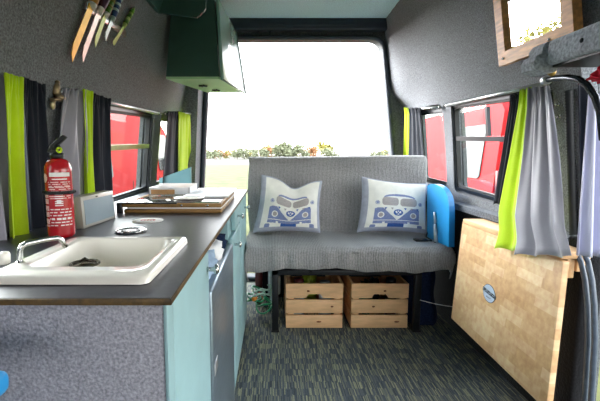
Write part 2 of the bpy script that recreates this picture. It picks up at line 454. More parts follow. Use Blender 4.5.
# ceiling and its coves
hwc = .62
b = MB(); b.box((CX-hwc-.1,YF,1.87),(CX+hwc+.1,YR+.02,1.9)); struct(b,'ceiling',felt_ceiling)
# cab end behind the camera: unseen bulkhead, windscreen opening narrowed to dim the walls
b = MB(); b.plate([(CX-.95,0),(CX+.95,0),(CX+.8,1.93),(CX-.8,1.93)], [rquad([(CX-.75,.8),(CX+.75,.8),(CX+.72,1.15),(CX-.72,1.15)],.08)],
    lambda u,v,w: Vector((u,YF-w*.05,v))); struct(b,'wall_front',felt_dark)
# rear frame
ring = rquad([(xl(.02),.02),(xr(.02),.02),(xr(zt)-.005,zt),(xl(zt)+.01,zt)], .09, 8)
b = MB(); b.plate([(CX-.93,-.02),(CX+.93,-.02),(CX+.9,1.86),(CX-.9,1.86)], [ring], lambda u,v,w: Vector((u,YR+w*.12,v)), m=felt_pillar)
struct(b,'wall_back',felt_pillar)
b = MB()
for sd, xe, yn_ in ((-1,xl,2.745),):
    for k in range(12):
        z0, z1 = .02+k*.15, .02+(k+1)*.15
        f = lambda z: CX+sd*(halfw(z)+.02)
        g_ = lambda z: xe(z)+sd*.012
        b.hexa([(f(z0),yn_,z0),(g_(z0)+sd*.006,yn_,z0),(g_(z0),YR,z0),(f(z0),YR,z0),(f(z1),yn_,z1),(g_(z1)+sd*.006,yn_,z1),(g_(z1),YR,z1),(f(z1),YR,z1)])
struct(b,'trim_9',felt_wall)
# dark header beam under the ceiling and the black seal round the opening
b = MB()
zb0 = pt(300,35)[1]; zb1 = PYd(300,22,YR-.05).z
b.box((xl(1.7)-.1,YR-.06,zb0+.02),(xr(1.7)+.01,YR+.01,1.875), .012)
b.box((CX-.2,YR-.062,zb0+.045),(CX+.42,YR-.05,zb0+.06), .004)
for q in (.25,.33): b.box((q-.36,YR-.03,zb0-.01),(q-.345,YR+.01,zb0+.03), .003)
struct(b,'trim_3',mat('dark_header','#232a33',.5,0,20,.15))
b = MB(); pts = [Vector((p[0],YR-.012,p[1])) for p in ring]; pts = pts+[pts[0]]
b.tube(pts, .016, 8, caps=False); struct(b,'trim_4',mat('seal_rubber','#2f363f',.6,0,20,.15))

# windows -----------------------------------------------------------
def window(n, side, quad, split, frame_m, rail_m, vbar=None, label=''):
    root = thing('window_%d'%n, (CX+side*.85, sum(q[0] for q in quad)/4, min(q[1] for q in quad)), None, None, kind='structure')
    off = .008
    out = rquad(quad, .035); inn = rquad(inset(quad,.014), .025)
    def mf(u,v,w): return Vector((CX+side*(halfw(v)+off+w*.03), u, v))
    b = MB(); b.plate(out, [inn], mf); b.build('window_frame', frame_m, root)
    inn2 = rquad(inset(quad,.024), .02)
    b = MB(); b.plate(inn, [inn2], lambda u,v,w: Vector((CX+side*(halfw(v)+off+.006+w*.02), u, v))); b.build('window_gasket', rubber, root)
    def mg(u,v,w): return Vector((CX+side*(halfw(v)+off+.018+w*.004), u, v))
    b = MB(); b.plate(inn, [], mg); b.build('pane', glass, root)
    if split:
        (ya,za),(yb,zb) = split
        b = MB(); b.plate([(ya,za-.011),(yb,zb-.011),(yb,zb+.011),(ya,za+.011)], [], lambda u,v,w: Vector((CX+side*(halfw(v)+off-.004+w*.02), u, v)))
        b.build('sliding_rail', rail_m, root)
    if vbar:
        y0,z0,z1 = vbar
        b = MB(); b.plate([(y0,z0),(y0+.02,z0),(y0+.02,z1),(y0,z1)], [], lambda u,v,w: Vector((CX+side*(halfw(v)+off+w*.016), u, v)))
        b.build('sliding_pane_edge', rail_m, root)
    return root
window(1,-1,[(.66,.79),(1.04,.79),(1.04,1.10),(.66,1.09)], None, alu, alu)
ql2 = [(1.28,.735),(2.16,.75),(2.15,1.16),(1.28,1.12)]
pa = PW(112,149.5,-1,-.04); pb = PW(150,146.5,-1,-.04)
window(2,-1,ql2,((1.31,pa.z-.005),(2.12,pb.z)),dark_alu,olive_alu,vbar=(1.5,pa.z,1.11))
window(3,-1,[(2.29,.76),(2.77,.77),(2.75,1.18),(2.30,1.16)],None,dark_alu,dark_alu)
pa = PW(508,143,1,-.04); pb = PW(450.5,139.5,1,-.04)
window(4,1,[(1.41,.72),(2.20,.755),(2.19,1.21),(1.42,1.175)],((1.38,pa.z),(2.15,pb.z)),dark_alu,dark_alu,vbar=(1.84,pb.z,1.16))
window(5,1,[(2.28,.76),(2.75,.775),(2.74,1.225),(2.28,1.2)],None,dark_alu,dark_alu)

# curtain rods
def rod(p, q, label):
    r_ = thing('curtain_rod', p, label, 'curtain rod', None)
    b = MB(); b.tube([p,q], .0075, 10); b.build('rod', alu, r_)
    for e in (p,q):
        b = MB(); b.sphere(e, .010, sub=2); b.build('end_cap', chrome, r_)
OFFW = .016
rod(PW(62,92,-1,OFFW), PW(158,113.5,-1,OFFW), 'chrome curtain rod over the big left window, above the red extinguisher')
rod(PW(2,77,-1,OFFW), PW(38,86,-1,OFFW), 'chrome curtain rod of the nearest left curtain, behind the sink')
rod(PW(166,113,-1,.06), PW(191,114,-1,.06), 'short chrome curtain rod over the rear left window by the open doors')
rod(PW(447,105.5,1,OFFW), PW(549,83,1,OFFW), 'chrome curtain rod over the large right window above the folding table')
rod(PW(408,110,1,OFFW), PW(440,107,1,OFFW), 'short chrome curtain rod over the rear right window behind the sofa')

# ================================================================== CURTAINS
def curtain_panel(root, side, tl, tr, bl, br, m, pleats, amp=.008, off=.03, name='curtain_panel', label=None, zoff=0, ph=0, boff=0):
    A = [PW(*q, side, off+zoff) for q in (tl,tr)]+[PW(*q, side, off+zoff+boff) for q in (bl,br)]
    def fn(u,v):
        # u across, v 0 top .. 1 bottom
        e = v**.8
        top = A[0].lerp(A[1], u); bot = A[2].lerp(A[3], u)
        p = top.lerp(bot, v)
        x = CX+side*(halfw(p.z)-off-zoff-boff*v)
        w = math.sin(2*PI*pleats*u+ph+1.2*math.sin(v*2.2+ph))*amp*(.45+.75*e)+math.sin(2*PI*pleats*2.3*u+1.3+ph+v*2)*amp*.3*(1-v*.5)
        if v < .10: w += math.sin(2*PI*pleats*5*u+ph)*.006*(1-v/.10)
        dy = math.cos(2*PI*pleats*u+ph)*amp*.5*e
        p.z += math.sin(2*PI*pleats*u)*.005*v + math.sin(2*PI*pleats*5*u+1)*.004*max(0,1-v/.06) + .006*max(0,1-v/.1)
        return Vector((x-side*w, p.y+dy, p.z))
    b = MB(); b.grid(fn, 60, 26)
    o = b.build(name, m, root)
    md = o.modifiers.new('thick','SOLIDIFY'); md.thickness = .0016
    if label: o['label'] = label
    return o
t = thing('curtain', PW(22,255,-1,.03), 'grey, lime and black curtain nearest the camera, hanging left of the red extinguisher', 'curtain')
curtain_panel(t,-1,(-26,72),(7,80),(-26,262),(12,262),grey_satin,2,ph=1,amp=.014,label='pale grey satin panel')
curtain_panel(t,-1,(3,77),(23,82),(5,259),(28,248),lime,1.6,amp=.009,zoff=.014,label='lime green panel')
curtain_panel(t,-1,(21,81),(42,88),(24,247),(52,236),black_cotton,2.4,amp=.011,label='black panel')
t = thing('curtain', PW(85,190,-1,.03), 'grey, lime and black curtain between the red extinguisher and the big left window', 'curtain')
curtain_panel(t,-1,(65,91),(84,92),(50,206),(88,201),grey_satin,1.8,ph=2,amp=.014,label='pale grey satin panel')
curtain_panel(t,-1,(82,92),(91,94),(85,201),(93,197),lime,1.4,amp=.008,zoff=.004,label='lime green panel')
curtain_panel(t,-1,(89,95),(108,101),(90,198),(110,191),black_cotton,2.3,amp=.011,label='black panel')
t = thing('curtain', PW(175,180,-1,.03), 'short black and lime curtain at the rear left corner window', 'curtain')
curtain_panel(t,-1,(167,113),(179,113),(160,192),(177,190),black_cotton,2,off=.075,label='black panel')
curtain_panel(t,-1,(178,113),(190,116),(176,190),(189,187),lime,3,zoff=.004,amp=.008,off=.075,label='lime green panel')
t = thing('curtain', PW(530,250,1,.03), 'grey, lime and black curtain hanging in front of the folded wooden table', 'curtain')
curtain_panel(t,1,(512,97),(526,92),(496,205),(516,200),black_cotton,4,off=.025,label='black panel',boff=.06)
curtain_panel(t,1,(522,92),(533,89),(497,249),(528,251),lime,1.5,amp=.007,off=.04,label='lime green panel',boff=.15)
curtain_panel(t,1,(531,90),(551,88),(518,255),(574,257),grey_satin,2.2,amp=.011,off=.05,ph=.8,label='grey satin panel',boff=.145)
t = thing('curtain', PW(415,165,1,.03), 'narrow black and lime curtain at the rear right corner behind the sofa', 'curtain')
curtain_panel(t,1,(405,109),(409,109),(404,160),(409,162),lime,1.5,zoff=.004,amp=.006,label='lime green edge')
curtain_panel(t,1,(408,109),(420,109),(408,165),(426,172),black_cotton,3,label='black panel')

# ================================================================== LEFT SIDE: KITCHEN
XF = -.149; ZC = .75; XB = -.664
t = thing('sink_cabinet', (XF-.25,.72,0), 'pale turquoise cabinet under the sink with a grey felt end panel', 'cabinet')
b = MB(); b.box((XB,.554,.0),(XF-.018,.905,ZC-.19)); b.box((XB,.554,ZC-.19),(XF-.018,.562,ZC-.011)); b.box((XB,.885,ZC-.19),(XF-.018,.905,ZC-.011)); b.build('body', teal, t)
b = MB(); b.box((XB,.541,.0),(XF-.006,.553,ZC-.011),.002); o = b.build('end_panel', felt_grey, t); o['label'] = 'grey felt covered end panel'
b = MB(); b.box((XF-.0055,.540,.0),(XF+.0,.575,ZC-.011),.001); b.build('corner_post', teal, t)
b = MB(); b.box((XF-.016,.577,.03),(XF,.903,ZC-.018),.003); d = b.build('door', teal, t)
def knob(par, y, z, x=XF):
    b = MB()
    M = Matrix.Translation((x,y,z)) @ Matrix.Rotation(PI/2,4,'Y')
    b.lathe([(0,0),(.006,0),(.0045,.006),(.0045,.014),(.011,.018),(.012,.023),(.008,.027),(0,.028)], 18, M)
    b.build('knob', chrome, par)
knob(d, .88, .69)
t = thing('fridge', (XF-.25,1.17,0), 'silver grey fridge door between two turquoise cabinets', 'fridge')
b = MB(); b.box((XB,.915,.0),(XF-.03,1.43,.60)); b.build('body', grey_paint, t)
b = MB(); b.box((XF-.028,.918,.02),(XF+.004,1.425,.625),.006); d = b.build('door', steel, t)
b = MB(); b.box((XF+.004,.935,.40),(XF+.006,.985,.43),.001); b.build('door_badge', alu, d)
t = thing('drawer_cabinet', (XF-.25,1.82,0), 'pale turquoise cabinet at the far end beside the sofa, with three chrome knobs', 'cabinet')
b = MB(); b.box((XB,1.44,.0),(XF-.018,2.2,ZC-.011)); b.build('body', teal, t)
b = MB(); b.box((XF-.016,1.555,.648),(XF,1.775,ZC-.014),.002); d = b.build('drawer', teal, t); knob(d, 1.655, .69)
b = MB(); b.box((XF-.016,1.445,.03),(XF,1.775,.638),.002); d = b.build('door', teal, t); knob(d, 1.52, .60)
b = MB(); b.box((XF-.016,1.785,.03),(XF,2.19,ZC-.014),.002); d = b.build('door', teal, t); knob(d, 2.06, .672)
b = MB(); b.box((XF-.30,1.438,.64),(XF-.017,1.452,ZC-.014)); b.build('side_panel', teal, t)
# things stuffed above the fridge
def crumple(c, s, m, name, label, cat, seed, parent=None):
    rnd = random.Random(seed); b = MB()
    t_ = bmesh.new(); bmesh.ops.create_icosphere(t_, subdivisions=3, radius=1)
    for v in t_.verts:
        n = .75+.5*abs(math.sin(v.co.x*4+seed)*math.cos(v.co.y*5+seed*2)*math.sin(v.co.z*4.3+seed))+.1*rnd.random()
        v.co = Vector((c[i]+max(-1,min(1,v.co[i]*n))*s[i] for i in range(3)))
    b._add(t_, None, None, True)
    return solo(b, name, m, (c[0],c[1],c[2]-s[2]), label, cat)
crumple((XF-.05,1.04,.652),(.055,.085,.045),cloth_blue,'folded_cloth','pale blue cloth stuffed on top of the fridge under the worktop','cloth',3)
crumple((XF-.045,1.21,.646),(.04,.065,.042),paper,'paper_bag','crumpled white paper bag on top of the fridge','bag',5)
crumple((XF-.06,1.35,.644),(.05,.05,.04),denim,'folded_cloth','dark navy cloth at the far end on top of the fridge','cloth',8)

# worktop with sink cut-out
SX0, SX1, SY0, SY1 = -.443, -.197, .598, .885
b = MB(); b.plate([(XB,.538),(XF+.006,.538),(XF+.006,2.215),(XB,2.215)], [[(SX0+.012,SY0+.012),(SX1-.012,SY0+.012),(SX1-.012,SY1-.012),(SX0+.012,SY1-.012)]], lambda u,v,w: Vector((u,v,ZC-.008*w)))
t = thing('worktop', (XF-.25,1.35,ZC-.01), 'dark grey worktop with a wooden edge, running over the turquoise cabinets', 'worktop')
b.build('slab', counter_m, t)
b = MB(); b.box((XF+.006,.534,ZC-.0095),(XF+.008,2.218,ZC-.0005),.0008); b.box((XB,.534,ZC-.0095),(XF+.008,.538,ZC-.0005),.0008); b.build('edge_strip', edge_m, t)
# sink
t = thing('sink', (-.31,.69,ZC), 'white enamel sink with raised rim let into the dark worktop', 'sink')
ZR = ZC+.014
def bowlpt(u,v):
    pass
b = MB()
outer = rrect(SX0-.003,SX1+.003,SY0-.003,SY1+.003,.022,6); inner = rrect(SX0+.03,SX1-.024,SY0+.045,SY1-.022,.03,6)
n = len(outer)
rings = []
def ringpts(x0,x1,y0,y1,r,z): return [Vector((p[0],p[1],z)) for p in rrect(x0,x1,y0,y1,r,6)]
rings.append(ringpts(SX0-.006,SX1+.006,SY0-.006,SY1+.006,.015,ZC+.001))
rings.append(ringpts(SX0-.005,SX1+.005,SY0-.005,SY1+.005,.015,ZR-.004))
rings.append(ringpts(SX0-.001,SX1+.001,SY0-.001,SY1+.001,.013,ZR))
ix0,ix1,iy0,iy1 = SX0+.028,SX1-.022,SY0+.05,SY1-.02
rings.append(ringpts(ix0-.004,ix1+.004,iy0-.004,iy1+.004,.03,ZR))
rings.append(ringpts(ix0,ix1,iy0,iy1,.03,ZR-.004))
rings.append(ringpts(ix0+.006,ix1-.006,iy0+.006,iy1-.006,.028,ZR-.06))
rings.append(ringpts(ix0+.012,ix1-.012,iy0+.012,iy1-.012,.028,ZR-.115))
rings.append(ringpts(ix0+.03,ix1-.03,iy0+.03,iy1-.03,.02,ZR-.128))
tb = bmesh.new(); VV = [[tb.verts.new(p) for p in r_] for r_ in rings]
for i in range(len(VV)-1):
    for k in range(n): tb.faces.new((VV[i][k],VV[i][(k+1)%n],VV[i+1][(k+1)%n],VV[i+1][k]))
tb.faces.new(VV[-1]); bmesh.ops.recalc_face_normals(tb, faces=tb.faces)
b._add(tb, None, None, True); b.build('basin', ceramic, t)
dc = PZ(85,263.5,ZR-.03); 
b = MB(); b.lathe([(0,0),(.03,0),(.034,.003),(.034,.005),(.028,.006),(.012,.003),(0,.003)],24,Matrix.Translation(((ix0+ix1)/2,iy1-.06,ZR-.128))); b.build('drain', chrome, t)
b = MB(); b.tube([Vector((dc.x+.026*math.cos(a),dc.y+.026*math.sin(a),dc.z)) for a in [2*PI*k/24 for k in range(25)]],.0028,8)
b.lathe([(0,0),(.022,0),(.022,.003),(0,.004)],20,Matrix.Translation(dc-Vector((0,0,.003))))
b.tube([dc+Vector((-.012,0,.004)),dc+Vector((0,0,.011)),dc+Vector((.012,0,.004))],.0022,6)
b.tube([dc+Vector((0,0,-.09)),dc],.004,8)
b.build('plug', mat('dark_chrome','#5b5348',.25,.9,20,.2), t)
t = thing('tap', PZ(20,260,ZC), 'thin chrome tap bent over the white sink', 'tap')
yT = PZ(20,262,ZR).y
tp = [PYd(x,y,Y) for x,y,Y in ((20,263,yT),(20,250,yT),(22,246,yT),(26,243.5,yT+.005),(45,239.5,yT+.03),(57,238,yT+.05),(61,239.5,yT+.055),(66,247,yT+.06))]
b = MB(); b.tube(tp, .0048, 12); b.build('spout', chrome, t)
b = MB(); b.lathe([(0,0),(.012,0),(.012,.004),(.008,.008),(.0055,.016),(0,.016)],18,Matrix.Translation((tp[0].x,tp[0].y,ZC))); b.build('tap_base', chrome, t)
pp = PZ(4,264,ZC); 
solo(MB().lathe([(0,0),(.010,0),(.011,.003),(.011,.018),(.009,.022),(0,.022)],20,Matrix.Translation(pp)),'knob_cap',ceramic,pp,'small white round cap beside the tap at the left of the sink','cap')

# coasters
p = PZ(148,221,ZC); b = MB(); b.lathe([(0,0),(.044,0),(.045,.001),(.044,.0025),(0,.0025)],40,Matrix.Translation(p)+Matrix() if False else Matrix.Translation(p),mf=lambda a,z: None)
t = thing('coaster', p, 'round white coaster with red print lying on the dark worktop', 'coaster')
b.build('disc', white_m, t)
b = MB()
for k in range(5): b.box((-.02+k*.009,-.008,.0026),(-.015+k*.009,.006-(k%2)*.006,.003),M=Matrix.Translation(p))
b.tube([p+Vector((.022*math.cos(a),.013*math.sin(a),.0028)) for a in [PI*k/10 for k in range(11)]],.0008,6)
b.build('red_print', mat('coaster_red','#d05060',.6,0,60,.2), t)
p = PZ(131,231.5,ZC)
t = thing('jar_lid', p, 'round shiny metal lid lying by the far edge of the sink', 'lid')
b = MB(); b.lathe([(0,0),(.034,0),(.038,.001),(.040,.004),(.038,.006),(.034,.005),(.030,.003),(0,.003)],36,Matrix.Translation(p)); b.build('lid_disc', chrome, t)
b = MB(); b.lathe([(.012,.0032),(.02,.0036),(.024,.0034),(.024,.0031)],24,Matrix.Translation(p)); b.build('lid_ring', black_plastic, t)

# silver box
p0 = PZ(84,229,ZC); p1 = PZ(115.5,218,ZC); ps = PZ(75,229.5,ZC)
hb = PYd(84,197,p0.y).z-ZC; ht = PYd(112.5,185,p1.y).z-ZC
dx = (p1-p0); nrm = Vector((-dx.y,dx.x,0)).normalized()*.034
t = thing('silver_box', p0, 'silver framed box with pale blue front panel beside the red extinguisher', 'box')
base = [p0,p1,p1+nrm,p0+nrm]
up = lambda q,h: q+Vector((0,0,h))+nrm*.12
b = MB(); b.hexa([base[0],base[1],base[2],base[3],up(base[0],hb),up(base[1],hb),up(base[2],hb),up(base[3],hb)],bevel=.002); b.build('housing', silver_paint, t)
fx = dx.normalized(); fz = (up(p0,hb)-p0); ny = -nrm.normalized()
def fp(u,v,w): return p0+dx*u+fz*v+ny*w
b = MB(); b.hexa([fp(.06,.10,-.001),fp(.96,.10,-.001),fp(.96,.10,.0012),fp(.06,.10,.0012),fp(.06,.87,-.001),fp(.96,.87,-.001),fp(.96,.87,.0012),fp(.06,.87,.0012)]); b.build('front_panel', screen_m, t)
b = MB(); b.hexa([fp(.42,.90,-.001),fp(.47,.90,-.001),fp(.47,.90,.0015),fp(.42,.90,.0015),fp(.42,.94,-.001),fp(.47,.94,-.001),fp(.47,.94,.0015),fp(.42,.94,.0015)]); b.build('sensor', black_plastic, t)

# extinguisher
pe = PZ(58.5,238.5,ZC+.001); pe.y += .034; pe.x = -214.5/400*pe.y*1.0
hE = PYd(60,150,pe.y).z-ZC
re_ = 12.6/400*pe.y*1.0
t = thing('fire_extinguisher', (pe.x,pe.y,ZC), 'red fire extinguisher with white printed label, standing behind the sink', 'fire extinguisher')
zs = PYd(60,158.5,pe.y).z-ZC
rnd = random.Random(4); 
rows = []
z = .14
def extm(a, z):
    h = z/zs; a = (a/PI*180) % 360         # camera faces about 285 deg
    if not (.10 < h < .86): return None
    da = (a-290+540)%360-180
    if .60 < h < .86 and -78 < da < -40 and ((da+60)/17)**2+((h-.76)/.055)**2 < 1: return pinkwhite
    if abs(h-.80) < .022 and -30 < da < 60: return white_m
    if abs(h-.745) < .008 and -20 < da < 45: return white_m
    if -80 < da < -42 and .14 < h < .58: return pinkwhite if int(h*60)%5 else None
    if -38 < da < 58:
        if .44 < h < .49 and -5 < da < 14: return white_m
        if .40 < h < .58 and -12 < da < 22: return white_m if int(h*75)%2 else None
        if .50 < h < .72: return pinkwhite if (int(h*90)%2 and (int(da/7)*7+int(h*90))%5) else None
        if .13 < h < .38: return white_m if (int(h*75)%3==0 and (int(da/5)+int(h*75))%4) else None
    return None
prof = [(0,0),(re_*.9,0),(re_,.006)]
for k in range(64): prof.append((re_, .006+(zs*.84-.006)*(k+1)/64))
for k in range(1,9):
    a = k/8*PI/2; prof.append((re_*.38+re_*.62*math.cos(a), zs*.84+zs*.16*math.sin(a)))
prof += [(re_*.38,zs*1.04),(0,zs*1.04)]
b = MB(); b.lathe(prof, 96, Matrix.Translation((pe.x,pe.y,ZC)), red_ext, extm); b.build('cylinder', red_ext, t)
T = Matrix.Translation((pe.x,pe.y,ZC))
b = MB(); b.lathe([(0,zs),(re_*.42,zs),(re_*.5,zs+.004),(re_*.5,zs+.012),(re_*.3,zs+.014),(re_*.28,zs+.03),(0,zs+.03)],20,T,black_plastic)
b.box((-.008,-.012,zs+.012),(.008,.012,zs+.022),.002,T); b.build('valve', black_plastic, t)
b = MB(); z0 = zs+.022
b.hexa([(pe.x-.020,pe.y-.008,ZC+z0-.008),(pe.x+.008,pe.y-.008,ZC+z0-.008),(pe.x+.008,pe.y+.008,ZC+z0-.008),(pe.x-.020,pe.y+.008,ZC+z0-.008),
        (pe.x-.012,pe.y-.007,ZC+z0+.010),(pe.x+.006,pe.y-.007,ZC+z0+.010),(pe.x+.006,pe.y+.007,ZC+z0+.010),(pe.x-.012,pe.y+.007,ZC+z0+.010)],bevel=.002)
b.hexa([(pe.x-.014,pe.y-.007,ZC+z0+.008),(pe.x-.002,pe.y-.007,ZC+z0+.004),(pe.x-.002,pe.y+.007,ZC+z0+.004),(pe.x-.014,pe.y+.007,ZC+z0+.008),
        (pe.x+.018,pe.y-.006,ZC+z0+.034),(pe.x+.026,pe.y-.006,ZC+z0+.028),(pe.x+.026,pe.y+.006,ZC+z0+.028),(pe.x+.018,pe.y+.006,ZC+z0+.034)],bevel=.0015)
b.build('handle', black_plastic, t)
b = MB(); b.tube([Vector((pe.x+.005*math.cos(a)+.012,pe.y-.012,ZC+zs+.020+.005*math.sin(a))) for a in [2*PI*k/14 for k in range(15)]],.0028,8); b.build('safety_pin', lime, t)
b = MB(); zb = zs*.575
b.lathe([(re_+.0005,zb-.004),(re_+.003,zb-.004),(re_+.003,zb+.004),(re_+.0005,zb+.004)],40,T)
for k in range(14):
    a = 2*PI*k/14; b.sphere((pe.x+(re_+.003)*math.cos(a),pe.y+(re_+.003)*math.sin(a),ZC+zb),.0038,sub=1)
b.build('rubber_strap', rubber, t)

# stack at the far end of the worktop
pA = PZ(121,213,ZC); pB = PZ(221,213,ZC); yA = pA.y; xA = pA.x; xB_ = pB.x+.002; yB = 1.80
solo(MB().box((xA+.01,yA,ZC),(xB_,yB,ZC+.013),.003),'chopping_board',walnut,(xA+.2,yA+.2,ZC),'brown wooden board at the bottom of the stack on the worktop','board')
b = MB(); b.box((xA+.02,yA+.006,ZC+.013),(xB_-.002,yB,ZC+.019),.0015)
solo(b,'magazine',paper,(xA+.2,yA+.2,ZC+.013),'white magazine between the two boards on the worktop','magazine')
t = thing('glass_topped_board', (xA+.2,yA+.2,ZC+.019), 'wood framed board with mirror-like dark top, uppermost board of the worktop stack', 'board')
b = MB(); b.box((xA,yA,ZC+.019),(xB_,yA+.012,ZC+.033),.003); b.box((xA,yB-.012,ZC+.019),(xB_,yB,ZC+.033),.003)
b.box((xA,yA+.012,ZC+.019),(xA+.012,yB-.012,ZC+.033),.002); b.box((xB_-.012,yA+.012,ZC+.019),(xB_,yB-.012,ZC+.033),.002); b.build('wooden_rim', walnut, t)
b = MB(); b.box((xA+.01,yA+.011,ZC+.021),(xB_-.011,yB-.011,ZC+.0315),.001); b.build('glass_top', glossy_top, t)
for px in (175,203):
    q = PZ(px,211,ZC+.02); b = MB(); b.tube([(q.x,yA-.004,ZC+.026),(q.x,yA+.004,ZC+.026)],.004,10); b.build('stud', chrome, t)
solo(MB().box((xA-.012,yA-.008,ZC),(xA+.004,yA+.012,ZC+.036),.002).box((xA+.004,yA-.006,ZC+.031),(xB_-.15,yA+.002,ZC+.036),.001),'corner_clamp',black_plastic,(xA-.004,yA,ZC),'black corner clamp with long top bar at the left end of the board stack','clamp')
q0 = PZ(203,201,ZC+.034); 
b = MB(); b.box((xB_-.17,1.50,ZC+.034),(xB_+.004,1.86,ZC+.040),.0015); 
solo(b,'magazine',paper,(xB_-.08,1.68,ZC+.034),'glossy white magazine on top of the board stack, next to the aisle','magazine')
# open paper tray, plate
t = thing('paper_tray', (-.36,1.66,ZC+.034), 'open white and brown card tray on top of the board stack', 'tray')
x0,x1,y0,y1,z0,h = -.50,-.335,1.60,1.76,ZC+.034,.030
b = MB(); b.box((x0,y0,z0),(x1,y0+.004,z0+h)); b.box((x0,y1-.004,z0),(x1,y1,z0+h+.006)); b.box((x1-.004,y0,z0),(x1,y1,z0+h)); b.box((x0,y0,z0),(x0+.004,y1,z0+h)); b.build('walls', paper, t)
b = MB(); b.box((x0,y0,z0),(x1,y1,z0+.003)); b.box((x0+.01,y0-.001,z0+.004),(x1-.06,y0,z0+h-.008)); b.build('card_lining', card, t)
p = PZ(188,199,ZC+.034); p.y = 1.47; p.x = -.31
solo(MB().lathe([(0,0),(.03,0),(.055,.004),(.056,.006),(.03,.003),(0,.003)],32,Matrix.Translation(p)),'saucer',ceramic,p,'white saucer lying on the dark top of the board stack','saucer')
# teal board standing at the far end
qa = [PYd(x,y,2.12) for x,y in ((160,190),(191,190),(191,167),(159,178.5))]
b = MB(); b.plate([(p.x,max(p.z,ZC)) for p in qa],[],lambda u,v,w: Vector((u,2.12+.012*w,v)))
solo(b,'upstand_board',mat('muted_teal','#6c9aa3',.5,0,12,.06),(qa[0].x,2.12,ZC),'teal board with sloping top standing upright at the rear end of the worktop','board')

# knives ------------------------------------------------------------
def wl(px,py,off=0): return PW(px,py,-1,off)
t = thing('magnetic_knife_rack', wl(103,20), 'silver magnetic knife rack on the dark left wall', 'knife rack')
ra, rb_ = wl(84,5.5,.006), wl(125,34,.006)
dr = (rb_-ra).normalized(); wn_ = Vector((1,0,-.14)).normalized(); wu = wn_.cross(dr).normalized()
def bar(b, a, c, hw, off, th, m=None):
    d_ = (c-a).normalized(); u_ = wn_.cross(d_).normalized()*hw; n_ = wn_
    b.hexa([a-u_+n_*off,c-u_+n_*off,c+u_+n_*off,a+u_+n_*off,a-u_+n_*(off+th),c-u_+n_*(off+th),c+u_+n_*(off+th),a+u_+n_*(off+th)],m,bevel=.0008)
b = MB(); bar(b,ra,rb_,.011,-.006,.012); b.build('rail', alu, t)
b = MB(); bar(b,ra,ra+dr*.02,.012,-.006,.014); b.build('end_bracket', chrome, t)
knives = [((70,59),(91,7),(99,-18),blade_gold,orange_m,'long knife with golden blade and orange handle, leftmost on the rack',.016),
          ((81,60),(99,12),(112,-14),blade_pink,plum,'long knife with pale pink blade and plum handle on the rack',.0135),
          ((94,45),(105,16),(114,-6),blade_green,kgreen,'medium knife with pale green blade and green handle on the rack',.012),
          ((104.5,39),(112,20),(120,-3),blade_blue,kblue,'short knife with pale blue blade and blue handle on the rack',.0105)]
for tip,neck,end,bm_,hm_,lab,wd in knives:
    P0,P1,P2 = wl(*tip,.012),wl(*neck,.014),wl(*end,.014)
    t = thing('kitchen_knife', P1, lab, 'knife', 'knives on the magnetic rack')
    d_ = (P1-P0).normalized(); u_ = wn_.cross(d_).normalized()
    b = MB(); prf = [(0,-.2),(.08,.5),(.2,.9),(.9,1),(1,.95)]
    pts2 = [(s*(P1-P0).length, -wd) for s in (.0,.3,.6,1)]+[(s*(P1-P0).length, wd*k) for s,k in ((1,1),(.25,1),(.12,.5),(0,-.6))]
    b.plate([(p[0],p[1]) for p in ((0,-wd*.9),((P1-P0).length,-wd*.8),((P1-P0).length,wd),((P1-P0).length*.22,wd),((P1-P0).length*.08,wd*.3))],[],
        lambda u,v,w: P0+d_*u+u_*v+wn_*(.002*w)); b.build('blade', bm_, t)
    n = 10; b = MB()
    def hf(u, a):
        pass
    hl = P2-P1
    pts3 = [P1+hl*(k/n) for k in range(n+1)]
    b.tube([p+wn_*.001 for p in pts3],[wd*(.75+.25*math.sin(PI*min(1,k/n*1.15))) for k in range(n+1)],12); o = b.build('handle', hm_, t)
    b = MB(); b.tube([P1-hl*.03+wn_*.001,P1+hl*.12+wn_*.001],[wd*.8,wd*.95],12); b.build('bolster', blade_blue if bm_ is blade_blue else white_m, t)
    if hm_ in (kgreen,kblue):
        b = MB()
        for k in (.35,.6,.85): b.tube([P1+hl*k+wn_*.001,P1+hl*(k+.1)+wn_*.001],wd*1.03,12)
        b.build('handle_band', leaf_y if hm_ is kgreen else blade_blue, t)
P0,P1,P2 = wl(113,44,.012),wl(123.5,27,.013),wl(134,8,.013)
t = thing('slicer', P1, 'small holed green cheese slicer, rightmost on the rack', 'slicer', 'knives on the magnetic rack')
d_ = (P1-P0).normalized(); u_ = wn_.cross(d_).normalized(); ln = (P1-P0).length
ol = [(.008*math.cos(a)*1.0+.008, .0095*math.sin(a)) for a in [R(90+20*k) for k in range(10)]]+[(ln,-.006),(ln,.006)]
holes = [[(cx_+.0016*math.cos(a),cy+.0016*math.sin(a)) for a in [R(-60*k) for k in range(6)]] for cx_,cy in ((.009,.003),(.012,-.004),(.018,.002),(.024,-.003),(.03,.002),(.035,-.002))]
b = MB(); b.plate(ol,holes,lambda u,v,w: P0+d_*u+u_*v+wn_*(.002*w)); b.build('blade', blade_green, t)
b = MB(); hl = P2-P1; b.tube([P1+hl*k/8 for k in range(9)],[.0065,.008,.0085,.0085,.008,.0085,.009,.008,.004],12); b.build('handle', blade_green, t)
b = MB()
for k in (.15,.45,.7): b.tube([P1+hl*k,P1+hl*(k+.16)],.0092,12)
b.build('handle_spots', kgreen, t)

